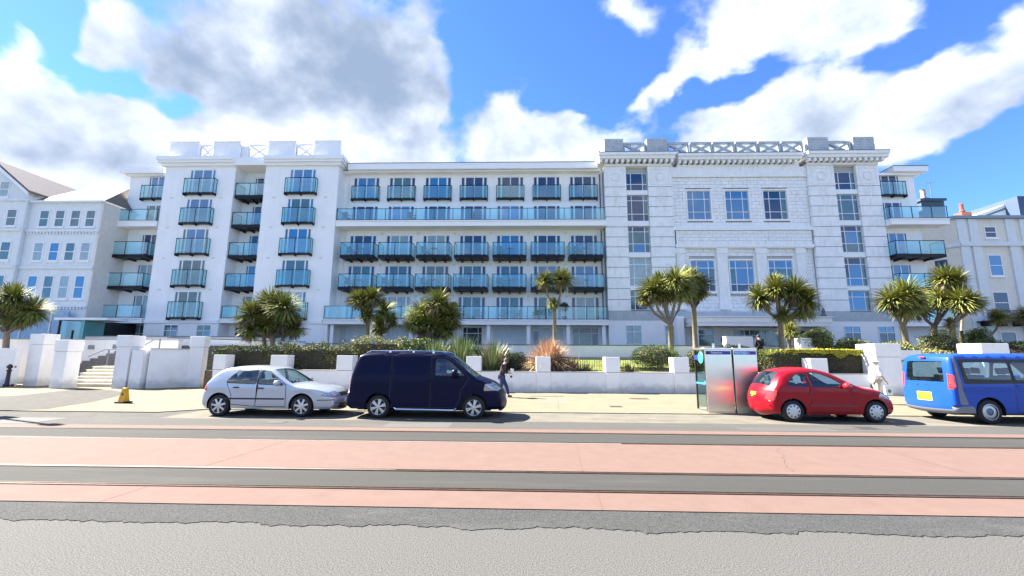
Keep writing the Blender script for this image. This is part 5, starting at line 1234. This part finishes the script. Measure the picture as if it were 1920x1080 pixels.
    for (x0, x1, z, hw, m, nm) in S.get('strips', []): strip([(x0+(x1-x0)*k/8, z+(.0 if not isinstance(z, tuple) else 0)) for k in range(9)], hw, .012, .02, m, nm)
    for (x, z, k) in S.get('handles', []): strip([(x-.08, z), (x, z+.004), (x+.08, z)], .018, .03, .04, S.get('handlem', PAINT), 'door_handle', par=door_of(k))
    for sg in (-1, 1):      # mirrors
        mx, mz = S['mirror']; y = sg*(side_y(mx, mz)+.02)
        s = MB(); s.lathe([(.001,-.09),(.06,-.085),(.085,-.04),(.09,.03),(.075,.08),(.001,.085)], 12, axis='x')
        s.v = [(v[0]*.9+mx-.02, v[1]*1.25+y+sg*.1, v[2]*S.get('mirh', 1)+mz+.05) for v in s.v]; s.box(mx-.02, mx+.04, min(y-.0*sg, y+sg*.08), max(y, y+sg*.08), mz-.02, mz+.02)
        s.obj('wing_mirror', S.get('mirm', PAINT), root, smooth=True)
    # arches, floor, cabin
    for cx, ar in S['arches']:
        n = 14
        for sg in (-1, 1):
            s = MB(); vs = []
            for k in range(n+1):
                a = -.25+(pi+.5)*k/n; x, z = cx+(ar+.004)*cos(a), S['wr']+(ar+.004)*sin(a)
                vs += [(x, sg*(Wf(x, max(z, .3))-.01), max(z, .12)), (x, sg*(W0-.36), max(z, .12))]
            s.add(vs, [(2*k, 2*k+1, 2*k+3, 2*k+2) for k in range(n)])
            vs = [(cx, sg*(W0-.36), S['wr'])]+[(cx+ar*cos(-.3+(pi+.6)*k/n), sg*(W0-.361), S['wr']+ar*sin(-.3+(pi+.6)*k/n)) for k in range(n+1)]
            s.add(vs, [(0, k+1, k+2) for k in range(n)]); s.obj('wheel_arch', TRIM, root)
    MB().box(.25, L-.35, -W0+.36, W0-.36, S['wr']-.12, sill+.12).obj('underbody', TRIM, root)
    fz = S['belt']-.42
    s = MB(); s.box(.25, S['dash']+.2, -W0+.12, W0-.12, sill+.02, sill+.14); s.prism([(S['dash']-.1, sill), (S['dash']+.45, sill), (S['dash']+.45, S['belt']-.12), (S['dash'], S['belt']-.06), (S['dash']-.15, S['belt']-.1)], 1, -W0+.14, W0-.14)
    s.obj('cabin_floor', INT, root)
    for sx in S['seats']:
        for sy in S.get('seaty', (-.36, .36)):
            s = MB(); s.box(sx-.02, sx+.46, sy-.24, sy+.24, sill+.14, S['belt']-.36)
            s.prism([(sx-.02, S['belt']-.5), (sx+.1, S['belt']-.5), (sx-.04, S['belt']+.10), (sx-.16, S['belt']+.10)], 1, sy-.23, sy+.23)
            s.prism([(sx-.10, S['belt']+.14), (sx-.01, S['belt']+.14), (sx-.04, S['belt']+.32), (sx-.13, S['belt']+.32)], 1, sy-.12, sy+.12)
            s.obj('seat', SEATM, root, bevel=.03)
    s = MB(); pts = [(S['dash']-.05, -.36-.17*cos(2*pi*k/16)*1.0, S['belt']-.05+.17*sin(2*pi*k/16)) for k in range(17)]
    pts = [(p[0]-.12*(p[2]-S['belt']), p[1]+.72, p[2]) for p in pts]; s.tube(pts, .014, 6).obj('steering_wheel', TRIM, root)
    for cx, ar in S['arches']:
        for sg in (-1, 1): wheel(root, cx, sg*(W0-.115), S['wr'], .2, sg, S['wstyle'], S.get('spokes', 6))
    return root, side_y, Wf
SILVER = mat('silver_paint', (.43,.47,.53), .28, metal=.5, coat=.6)
NAVY = mat('navy_paint', (.001,.002,.024), .35, metal=0, spec=.12, coat=.08)
RED = mat('red_paint', (.26,.0025,.011), .3, metal=0, coat=.25, spec=.2)
BLUE = mat('blue_paint', (.010,.062,.34), .3, metal=0, coat=.25, spec=.2)
GREYP = mat('bumper_and_shade_grey', (.16,.17,.20), .6)
VY = 12.9
S = dict(paint=SILVER, W0=.86, belt=.92, tumble=.25, crease=.80, tail=(.55,.15), nose=(.8,.20), bulge=(.10,.05), sill=.23, wr=.315, arches=((.62,.375),(3.09,.375)), wstyle='alloy', spokes=7, mirm=SILVER,
  up=[(.12,.24),(.03,.34),(.0,.5),(.04,.68),(.09,.86),(.16,.98),(.33,1.18),(.52,1.33),(.75,1.405),(1.15,1.44),(1.6,1.435),(1.95,1.385),(2.15,1.295),(2.45,1.10),(2.75,.93),(3.0,.88),(3.4,.82),(3.70,.745),(3.87,.66),(3.97,.56),(4.02,.44),(4.01,.32),(3.94,.22)],
  side=[('glass1', [(.80,.985),(.93,1.2),(1.06,1.29),(1.66,1.335),(1.68,.955)]), ('glass2', [(1.77,.95),(1.75,1.335),(1.98,1.30),(2.26,1.12),(2.50,.925)]),
        ('tail', [(-.1,.72),(.22,.74),(.17,.96),(-.1,.98)]), ('head', [(3.62,.60),(3.72,.70),(4.2,.72),(4.2,.56)]), ('door1', [(.98,.36),(.98,.62),(.82,.96),(.95,1.22),(1.07,1.35),(1.715,1.385),(1.72,.30)]), ('door2', [(1.72,.30),(1.715,1.385),(1.98,1.34),(2.6,.93),(2.62,.30)])],
  top=[('glassr',5.1,7.0,-.82,.82),('glassw',11.5,13.85,-.9,.9),('tail',3.3,4.9,.78,1),('tail',3.3,4.9,-1,-.78),('head',17.6,19.0,-1,-.52),('head',17.6,19.0,.52,1),('black',18.3,19.2,-.48,.48),('platew',19.7,20.2,-.3,.3),('black1',20.4,21.4,-.75,.75),('black2',0,.8,-1,1)],
  strips=[(.80,2.58,.52,.022,TRIM,'rub_strip'),(3.55,4.0,.49,.012,TRIM,'rub_strip')], handles=[(1.12,.84,1),(1.86,.82,2)], handlem=TRIM, mirror=(2.42,.93), dash=2.35, seats=(.75,1.62))
golf, _, _ = vehicle('parked_hatchback', 'silver five-door hatchback parked at the kerb behind the dark van', 'car', (-9.62, VY+.86, 0), dict(S, group='vehicles parked along the kerb'))
S = dict(paint=NAVY, W0=.93, belt=1.22, tumble=.15, crease=.98, tail=(.4,.07), nose=(.9,.24), bulge=(.06,.07), sill=.27, wr=.33, arches=((.98,.40),(3.75,.40)), wstyle='multi', spokes=6, mirh=1.5, round=.09,
  up=[(.15,.27),(.03,.36),(.0,.55),(.05,.8),(.09,1.05),(.17,1.4),(.27,1.72),(.38,1.83),(.8,1.885),(1.8,1.90),(2.65,1.875),(2.93,1.81),(3.13,1.70),(3.48,1.40),(3.80,1.16),(3.93,1.11),(4.22,.99),(4.40,.86),(4.51,.7),(4.56,.5),(4.55,.34),(4.45,.24)],
  side=[('glass1', [(2.62,1.24),(2.62,1.70),(2.90,1.69),(3.10,1.57),(3.46,1.24)]), ('tail', [(-.1,.68),(.09,.7),(.12,1.12),(-.1,1.12)]), ('head', [(4.02,.80),(4.06,1.00),(4.7,1.02),(4.7,.78)]), ('door1', [(2.48,.32),(2.48,1.76),(2.93,1.75),(3.20,1.58),(3.62,1.18),(3.36,.80),(3.34,.55),(3.2,.32)]), ('door2', [(1.30,.32),(1.30,1.78),(2.48,1.80),(2.48,.32)])],
  top=[('glassr',4.6,6.2,-.78,.78),('glassw',11.4,13.9,-.9,.9),('tail',2.6,4.2,.86,1),('tail',2.6,4.2,-1,-.86),('head',16.0,17.4,-1,-.55),('head',16.0,17.4,.55,1),('black',16.5,17.5,-.5,.5),('platew',18.5,19.0,-.3,.3),('black1',19.2,20.3,-.7,.7),('black2',0,.9,-1,1)],
  strips=[], handles=[(2.56,1.08,1),(2.38,1.08,2)], mirror=(3.22,1.24), dash=3.25, seats=(2.45,))
van, vy_, _ = vehicle('parked_van', 'dark navy panel van with silver roof rails and alloy wheels', 'van', (-5.2, 12.8+.93, 0), dict(S, group='vehicles parked along the kerb'))
for sg in (-1, 1):
    s = MB(); s.tube([(.50, sg*.70, 1.87), (.62, sg*.70, 1.93), (1.8, sg*.70, 1.94), (2.75, sg*.70, 1.915), (2.9, sg*.70, 1.85)], .02, 6)
    for x in (1.2, 1.9, 2.5): s.box(x-.03, x+.03, sg*.70-.015, sg*.70+.015, 1.86, 1.945)
    s.obj('roof_rail', CHROME, van)
    MB().tube([(1.42, sg*.86, .33), (1.5, sg*.93, .27), (3.18, sg*.93, .25), (3.27, sg*.86, .33)], .035, 8).obj('side_step', CHROME, van)
S = dict(paint=RED, W0=.80, belt=.96, tumble=.24, crease=.84, tail=(.5,.16), nose=(.75,.24), bulge=(.12,.14), sill=.22, wr=.30, arches=((.60,.36),(2.90,.36)), wstyle='hubcap', mirm=mat('red_mirror_gloss', (.45,.02,.03), .1, coat=1), round=.10,
  up=[(.15,.22),(.04,.32),(.0,.5),(.02,.68),(.09,.85),(.15,.95),(.27,1.15),(.41,1.32),(.62,1.43),(1.0,1.49),(1.4,1.48),(1.75,1.40),(2.0,1.28),(2.35,1.08),(2.6,.97),(2.9,.92),(3.2,.83),(3.42,.7),(3.52,.55),(3.55,.4),(3.5,.27),(3.4,.2)],
  side=[('glass1', [(.50,1.03),(.62,1.2),(.83,1.33),(1.03,1.36),(1.07,1.0)]), ('glass2', [(1.19,.995),(1.15,1.37),(1.45,1.365),(1.78,1.22),(2.14,.98)]), ('tail', [(-.1,.60),(.13,.58),(.20,.86),(.14,.90),(-.1,.9)]), ('head', [(2.98,.70),(3.1,.86),(3.3,.80),(3.45,.62)]),
        ('door1', [(1.10,.30),(1.10,1.41),(1.5,1.41),(1.85,1.26),(2.24,1.0),(2.3,.80),(2.26,.30)])],
  top=[('glassr',5.1,7.3,-.8,.8),('glassw',11.3,13.8,-.88,.88),('tail',2.6,4.2,-1,-.86),('tail',2.6,4.2,.86,1),('plate',2.75,3.35,-.26,.26),('head',16.2,17.4,-1,-.62),('head',16.2,17.4,.62,1),('black',17.3,18.2,-.5,.5)],
  strips=[(1.06,2.40,.47,.03,mat('red_strip_dark', (.16,.006,.012), .4),'rub_strip')], handles=[(1.27,.88,1)], mirror=(2.08,.98), dash=2.1, seats=(.62,1.3))
micra, my_, _ = vehicle('parked_small_car', 'small rounded red three-door hatchback with yellow rear plate beside the phone kiosks', 'car', (7.04, VY+.80, 0), dict(S, group='vehicles parked along the kerb'))
MB().box(-.005, .03, -.66, .66, .455, .468).obj('bumper_line', mat('red_gap', (.08,.004,.006), .6), micra)
s = MB(); s.tube([(.36, 0, 1.0), (.20, .28, 1.04)], .012, 5); s.box(.1, .16, -.06, .06, .93, .97); s.obj('rear_wiper', TRIM, micra)
S = dict(paint=BLUE, W0=.87, belt=1.22, tumble=.12, crease=1.02, tail=(.25,.06), nose=(.9,.2), bulge=(.03,.14), sill=.30, wr=.335, arches=((.93,.41),(3.85,.41)), wstyle='steel', round=.07, grey=GREYP, wr_round=.07,
  up=[(.10,.28),(.01,.38),(-.01,.6),(.0,1.0),(.04,1.5),(.09,1.78),(.17,1.87),(.5,1.925),(2,1.94),(3.2,1.92),(3.6,1.82),(4.1,1.45),(4.4,1.15),(4.8,.95),(4.9,.7),(4.9,.4),(4.8,.25)],
  side=[('glass1', [(.42,1.24),(.40,1.70),(1.62,1.71),(1.62,1.22)]), ('glass2', [(1.72,1.22),(1.72,1.71),(2.80,1.70),(2.80,1.22)]), ('glass3', [(2.92,1.22),(2.92,1.68),(3.45,1.66),(3.98,1.22)]),
        ('tail', [(-.1,.95),(.09,.95),(.10,1.36),(-.1,1.36)]), ('grey', [(-.1,.1),(-.1,.46),(.40,.50),(.5,.46),(.55,.1)]), ('grey1', [(.14,.52),(.13,.95),(.17,1.84),(.24,1.84),(.24,.95),(.36,.52)]), ('door1', [(1.67,.34),(1.67,1.78),(2.87,1.78),(2.87,.34)]), ('door2', [(2.87,.34),(2.87,1.76),(3.5,1.74),(4.1,1.2),(3.4,.7),(3.38,.34)]), ('black3', [(.30,1.10),(.28,1.79),(3.60,1.79),(4.10,1.15)])],  # upright grey column at the rear corner is painted shade, not bumper
  top=[('glassr',3.28,4.72,-.82,.82),('glassw',10.2,11.9,-.88,.88),('tail',2.9,3.75,-1,-.95),('tail',2.9,3.75,.95,1),('plate',1.95,2.6,-.32,.32),('grey',0,1.05,-1,1),('head',12.6,13.4,-1,-.6),('head',12.6,13.4,.6,1)],
  strips=[], handles=[(1.80,1.06,1),(3.0,1.06,2)], mirror=(3.75,1.2), dash=3.7, seats=(.95,1.95,2.9))
bus, by_, _ = vehicle('parked_minibus', 'bright blue minibus with grey bumper and yellow rear plate, cut by the right edge', 'van', (12.08, 12.85+.87, 0), dict(S, group='vehicles parked along the kerb'))
s = MB(); s.box(-.035, -.012, -.55, .55, .80, .812); s.box(-.04, 0, -.10, .14, 1.10, 1.15); s.obj('tailgate_handle', TRIM, bus)
MB().box(-.01, .03, -.09, .09, 1.82, 1.86).obj('brake_light', TAILR, bus)
def text(body, size, loc, rot, m, parent, name='lettering', ext=.004, bold=0):
    cu = bpy.data.curves.new('t', 'FONT'); cu.body = body; cu.size = size; cu.extrude = ext; cu.offset = bold; cu.align_x = 'CENTER'; cu.align_y = 'CENTER'
    o = bpy.data.objects.new('t', cu); COL.objects.link(o); bpy.context.view_layer.update()
    me = bpy.data.meshes.new_from_object(o.evaluated_get(bpy.context.evaluated_depsgraph_get())); bpy.data.objects.remove(o)
    me.materials.clear(); me.materials.append(m); q = bpy.data.objects.new(name, me); COL.objects.link(q); q.parent = parent; q.location = loc; q.rotation_euler = rot; return q
text('Trafic', .19, (-.052, .02, .97), (pi/2, 0, -pi/2), TRIM, bus, 'model_badge', .01, .004)
for vv, xx, zz, hw in ((bus, -.062, .71, .22), (micra, -.135, .695, .17)):   # plate characters too small to read: row of dark strokes
    s = MB()
    for k in range(7):
        if k == 3: continue
        y = -hw+2*hw*(k+.15)/7; s.box(xx-.003, xx, y, y+.035, zz-.028, zz+.028)
    s.obj('plate_characters', TRIM, vv)
# ------------------------------------------------------------------ phone kiosks
INOX = mat('stainless_panel', (.70,.655,.59), .2, metal=.92, var=.04, vscale=4)
_t = INOX.node_tree; _b = _t.nodes['Principled BSDF']; _b.inputs['Roughness'].default_value = .30; pset(_b, 'Anisotropic', .85)
_n = _t.nodes.new('ShaderNodeTangent'); _n.direction_type = 'RADIAL'; _n.axis = 'Z'; _t.links.new(_n.outputs[0], _b.inputs['Tangent'])     # brushed horizontally
SIGNB = mat('sign_blue', (.02,.035,.30), .35); SIGNC = mat('sign_cyan', (.03,.30,.62), .35); CY = mat('cyan_plastic', (.05,.55,.68), .35); WH = mat('sign_white', (.75,.8,.85), .4)
def kiosk(x0, x1, y0, dep, h, label, first):
    t = empty('phone_kiosk', ((x0+x1)/2, y0, PZ)); tag(t, label, 'phone booth'); w = (x1-x0)/2
    MB().box(-w, w, 0, .05, .05, h-.02).obj('front_panel', INOX, t, bevel=.008)
    MB().box(-w-.01, w+.01, -.01, dep+.01, h-.02, h+.05).obj('roof', INOX, t, bevel=.01)
    MB().box(-w, w, 0, dep, 0, .048).obj('base_plinth', INOX, t)
    MB().box(w-.05, w, .051, dep, .05, h-.02).obj('side_panel', INOX, t)
    for (a, b) in ((-w, -w+.05),): 
        MB().box(a, b, dep-.05, dep, .05, h-.02).obj('corner_post', TRIM, t); MB().box(a-.002, b, .052, .1, .05, h-.02).obj('corner_post', TRIM, t)
    MB().box(-w+.05, w-.05, dep-.03, dep-.015, .1, h-.1).obj('glass_panel', CARGLASS, t)
    sgn = MB().box(-w+.03, w-.03, -.014, -.001, h-.17, h-.055).obj('sign', SIGNB, t)
    if first:
        MB().box(-w+.035, -w+.13, -.018, -.015, h-.165, h-.06).obj('sign_symbol', BLACKP, sgn); text('Telephone', .085, (-.06, -.016, h-.112), (pi/2, 0, 0), WH, sgn)
    else:
        MB().box(-w+.035, .06, -.0165, -.015, h-.165, h-.06).obj('sign_field', SIGNC, sgn); text('Manx Telecom', .08, (-.10, -.019, h-.112), (pi/2, 0, 0), WH, sgn)
    MB().box(-.03, .03, .3, .36, h+.05, h+.2).obj('roof_vent', INOX, t)
    if first:
        MB().box(-w-.012, -w-.001, .08, dep-.05, h-.34, h-.18).obj('side_sign', SIGNB, t)
        MB().lathe([(0,-.02),(.17,-.02),(.2,0),(.17,.02),(0,.02)], 20, axis='x', c=(-w-.025, .3, h-.27)).obj('emblem', CY, t)
        MB().box(-w+.06, w-.1, .06, .35, .95, .99).obj('shelf', CY, t); MB().box(-w+.08, -w+.40, .06, .2, 1.05, 1.5).obj('telephone', mat('phone_grey', (.25,.27,.3), .4), t)
        MB().tube([(-w+.15, .24, 1.12), (-w+.13, .27, 1.28), (-w+.15, .24, 1.42)], .022, 6).obj('handset', BLACKP, t)
        MB().box(-w-.004, -w+.05, .101, dep-.051, .9, .94).obj('cross_rail', CY, t)
    return t
kiosk(5.94, 6.80, 14.62, .92, 2.04, 'left stainless steel phone kiosk with open glazed side and blue sign band', True)
kiosk(6.86, 7.62, 14.62, .92, 2.04, 'right stainless steel phone kiosk with half cyan half blue sign band behind the red car', False)
# ------------------------------------------------------------------ bollard, cone, lamp
b = empty('bollard', (-28.4, 23.7, PZ)); b.scale = (1.3, 1.3, 1); tag(b, 'dark iron bollard with round head at the far left edge of the pavement', 'bollard'); bm_ = mat('bollard_plum_black', (.02,.012,.022), .5)
MB().lathe([(0,0),(.17,0),(.17,.12),(.135,.16),(.12,.8),(.15,.84),(.15,.88),(.11,.92),(.11,.98),(.16,1.02),(.16,1.1),(.1,1.2),(0,1.24)], 20).obj('post', bm_, b, smooth=True)
b = empty('traffic_cone', (-14.7, 16.0, PZ)); b.scale = (.72, .72, 1); tag(b, 'square yellow no-parking cone on a black base in front of the white walls', 'cone'); yl = mat('cone_yellow', (.62,.33,.01), .55, var=.25, vscale=9)
s = MB(); s.add([(-.17,-.17,.06),(.17,-.17,.06),(.17,.17,.06),(-.17,.17,.06),(-.09,-.09,.54),(.09,-.09,.54),(.09,.09,.54),(-.09,.09,.54)], [(4,5,6,7),(0,1,5,4),(1,2,6,5),(2,3,7,6),(3,0,4,7)]); s.obj('cone_body', yl, b, bevel=.015)
MB().prism([(-.27,-.24),(.24,-.27),(.27,.24),(-.24,.27)], 2, 0, .06).obj('base', RUBBER, b, bevel=.015)
MB().lathe([(0,0),(.055,0)], 14, axis='y', c=(.01,-.137,.32)).obj('no_waiting_disc', mat('disc_dark', (.10,.06,.06), .6), b)
b = empty('street_lamp', (-18.9, 13.73, 0)); tag(b, 'street lamp post whose thin shadow falls across the tram road at the left', 'street lamp')
MB().lathe([(0,0),(.13,0),(.12,1.0),(.07,1.1),(.06,6.7),(0,6.75)], 14).obj('post', DARKFR, b); MB().lathe([(0,.5),(.16,.4),(.2,.0),(.1,-.06),(0,-.06)], 12, c=(0,0,6.8)).obj('lantern', DARKFR, b); MB().box(-.03,.03,-.35,.35,3.9,4.7).obj('sign_plate', GREYP, b)
# ------------------------------------------------------------------ people
SKIN = mat('skin', (.50,.30,.21), .55)
def skin(name, V, E, Rr, m, parent, sub=2, root=0):
    me = bpy.data.meshes.new(name); me.from_pydata([tuple(v) for v in V], E, []); me.materials.append(m)
    o = bpy.data.objects.new(name, me); COL.objects.link(o); sk = o.modifiers.new('skin', 'SKIN'); sk.use_smooth_shade = True
    for i, r in enumerate(Rr):
        me.skin_vertices[0].data[i].radius = (r, r) if not isinstance(r, tuple) else r; me.skin_vertices[0].data[i].use_root = (i == root)
    o.modifiers.new('sub', 'SUBSURF').levels = sub; o.modifiers['sub'].render_levels = sub
    o.parent = parent; return o
def person(loc, rz, label, J, top, low, hair, shoe, extras=None, sc=1.0, sleeves=1):
    """J: joint positions in metres; x forward, y left"""
    t = empty('person', loc, rz); t.scale = (sc, sc, sc); tag(t, label, 'person')
    J = {k: Vector(v) for k, v in J.items()}
    names = ['pelvis','waist','chest','neck','skull','crown']; V = [J[n] for n in names]; R = [(.13,.10),(.125,.095),(.15,.10),.052,.088,.07]
    E = [(0,1),(1,2),(2,3),(3,4),(4,5)]
    for sd in 'LR':
        b = len(V); V += [J['sh'+sd], J['el'+sd], J['wr'+sd]]; R += [.058,.042,.028]; E += [(2,b),(b,b+1),(b+1,b+2)]
        fd = (J['wr'+sd]-J['el'+sd]).normalized(); pc = J['wr'+sd]+fd*.06; V.append(pc); R.append((.04,.018)); E.append((b+2,b+3))
        sdv = fd.cross(Vector((1,0,.2))).normalized()
        for k, (o_, l_) in enumerate(((-.03,.065),(-.01,.08),(.01,.085),(.028,.07))):
            q = len(V); V += [pc+fd*.035+sdv*o_, pc+fd*(.035+l_*.5)+sdv*o_+Vector((.01,0,-.008)), pc+fd*(.03+l_*.9)+sdv*o_+Vector((.03,0,-.015))]; R += [.010,.009,.008]; E += [(b+3,q),(q,q+1),(q+1,q+2)]
        q = len(V); V += [pc-fd*.02+Vector((.035,0,0)), pc+fd*.02+Vector((.055,0,0))]; R += [.011,.009]; E += [(b+3,q),(q,q+1)]
        b = len(V); V += [J['hip'+sd], J['kn'+sd], J['an'+sd], J['toe'+sd]]; R += [.085,.058,.04,.035]; E += [(0,b),(b,b+1),(b+1,b+2),(b+2,b+3)]
    body = skin('body', V, E, R, SKIN, t)
    # shirt or jacket
    V = [J['pelvis']+Vector((0,0,-.02)), J['waist'], J['chest'], J['neck']+Vector((0,0,-.04))]; R = [(.20,.155),(.185,.145),(.20,.15),.08]; E = [(0,1),(1,2),(2,3)]
    for sd in 'LR':
        b = len(V); V += [J['sh'+sd], J['el'+sd], J['el'+sd].lerp(J['wr'+sd], .9 if sleeves else .1)]; R += [.092,.078,.06]; E += [(2,b),(b,b+1),(b+1,b+2)]
    skin('jacket' if sleeves else 'shirt', V, E, R, top, t)
    V = [J['pelvis']+Vector((0,0,.02))]; R = [(.155,.12)]; E = []
    for sd in 'LR':
        b = len(V); V += [J['hip'+sd], J['kn'+sd], J['an'+sd]+Vector((0,0,.02))]; R += [.115,.09,.075]; E += [(0,b),(b,b+1),(b+1,b+2)]
    skin('trousers', V, E, R, low, t)
    for sd in 'LR': skin('shoe', [J['an'+sd]+Vector((-.05,0,-.04)), J['an'+sd]+Vector((.05,0,-.05)), J['toe'+sd]+Vector((.03,0,0))], [(0,1),(1,2)], [.045,.048,.038], shoe, t)
    hd, cr = J['skull'], J['crown']; up = (cr-hd).normalized()
    s = MB(); s.lathe([(.001,.125),(.055,.115),(.09,.075),(.105,.02),(.104,-.02),(.095,-.05)], 16); q = up.to_track_quat('Z', 'Y'); s.v = [tuple(hd+up*.02+Vector((-.018,0,0))+q@Vector(v)) for v in s.v]; s.obj('hair', hair, t, smooth=True)
    f = q@Vector((1,0,0)); l = q@Vector((0,1,0))
    for sg in (-1, 1):
        MB().lathe([(.001,.014),(.014,0),(.001,-.014)], 8, c=tuple(hd+f*.082+l*.032*sg+up*.01)).obj('eye', TRIM, t)
        MB().lathe([(.001,.03),(.014,0),(.001,-.03)], 8, c=tuple(hd+l*.09*sg)).obj('ear', SKIN, t)
    MB().lathe([(.001,.025),(.013,-.01),(.001,-.02)], 8, c=tuple(hd+f*.098-up*.015)).obj('nose', SKIN, t)
    MB().box(-.004,.004,-.022,.022,-.004,.004).obj('mouth', mat('lips', (.30,.10,.08), .5), t).location = hd+f*.088-up*.05
    if extras: extras(t, J)
    return t
Jw = dict(pelvis=(0,0,.93), waist=(.02,0,1.08), chest=(.07,0,1.32), neck=(.14,0,1.47), skull=(.20,0,1.58), crown=(.235,0,1.67), shL=(.08,.19,1.37), elL=(.08,.25,1.10), wrL=(.30,.20,1.05), shR=(.08,-.19,1.37), elR=(.10,-.25,1.09), wrR=(.33,-.16,1.10),
          hipL=(0,.09,.88), knL=(.20,.09,.50), anL=(.30,.09,.09), toeL=(.44,.10,.04), hipR=(0,-.09,.88), knR=(.0,-.09,.47), anR=(-.28,-.09,.14), toeR=(-.18,-.10,.045))
def ex1(t, J):
    MB().box(-.07,.07,-.10,.10,-.09,.09).obj('paper_bag', mat('white_paper', (.72,.70,.68), .8), t, bevel=.02).location = J['wrR']+Vector((.14,.05,.06))
    MB().lathe([(0,-.05),(.045,-.045),(.055,.04),(0,.05)], 10).obj('dark_pouch', BLACKP, t).location = J['wrL']+Vector((.12,-.05,-.16))
person((-1.0, 19.7, PZ), 0, 'person in dark jacket and blue jeans walking with a small white bag', Jw, mat('dark_jacket', (.035,.022,.028), .8, var=.5, vscale=5), mat('blue_jeans', (.022,.04,.11), .8), mat('brown_hair', (.10,.075,.06), .8), BLACKP, ex1)
Js = dict(pelvis=(0,0,.93), waist=(0,0,1.08), chest=(.03,0,1.34), neck=(.05,0,1.50), skull=(.08,0,1.62), crown=(.09,0,1.71), shL=(.03,.19,1.40), elL=(.02,.24,1.12), wrL=(.12,.24,.90), shR=(.03,-.19,1.40), elR=(.06,-.24,1.13), wrR=(.20,-.22,.92),
          hipL=(0,.09,.88), knL=(.10,.09,.50), anL=(.08,.09,.09), toeL=(.22,.10,.04), hipR=(0,-.09,.88), knR=(-.02,-.09,.48), anR=(-.12,-.09,.10), toeR=(.02,-.10,.04))
def ex2(t, J):
    s = MB(); s.prism([(-.16,0),(.16,0),(.13,-.36),(-.14,-.36)], 1, -.07, .07); s.tube([(-.08,0,0),(-.03,0,.13),(.03,0,.13),(.08,0,0)], .008, 5)
    o = s.obj('carrier_bag', mat('bag_white', (.75,.76,.74), .6), t); o.location = J['wrR']+Vector((.04,-.02,-.2)); MB().lathe([(0,0),(.07,0)], 14, axis='y', c=(.01,-.073,-.2)).obj('bag_print', mat('bag_green', (.05,.25,.12), .6), o)
    MB().lathe([(.001,.13),(.09,.10),(.105,.03),(.16,.02),(.16,.01)], 16).obj('sun_hat', mat('white_cap', (.70,.68,.66), .8), t).location = J['skull']+Vector((-.01,0,.02))
person((14.1, 18.2, PZ), 0, 'person in white shirt carrying a white shopping bag behind the nose of the red car', Js, mat('white_shirt', (.74,.72,.78), .8), mat('beige_trousers', (.42,.38,.30), .85), mat('grey_hair', (.3,.3,.3), .8), BLACKP, ex2, sleeves=0)
person((15.35, 29.0, 1.60), pi/2, 'person in dark clothes seen from behind above the golden hedge by the palm trunk', Js, mat('black_coat', (.012,.012,.016), .8), BLACKP, mat('dark_hair', (.02,.016,.015), .7), BLACKP)
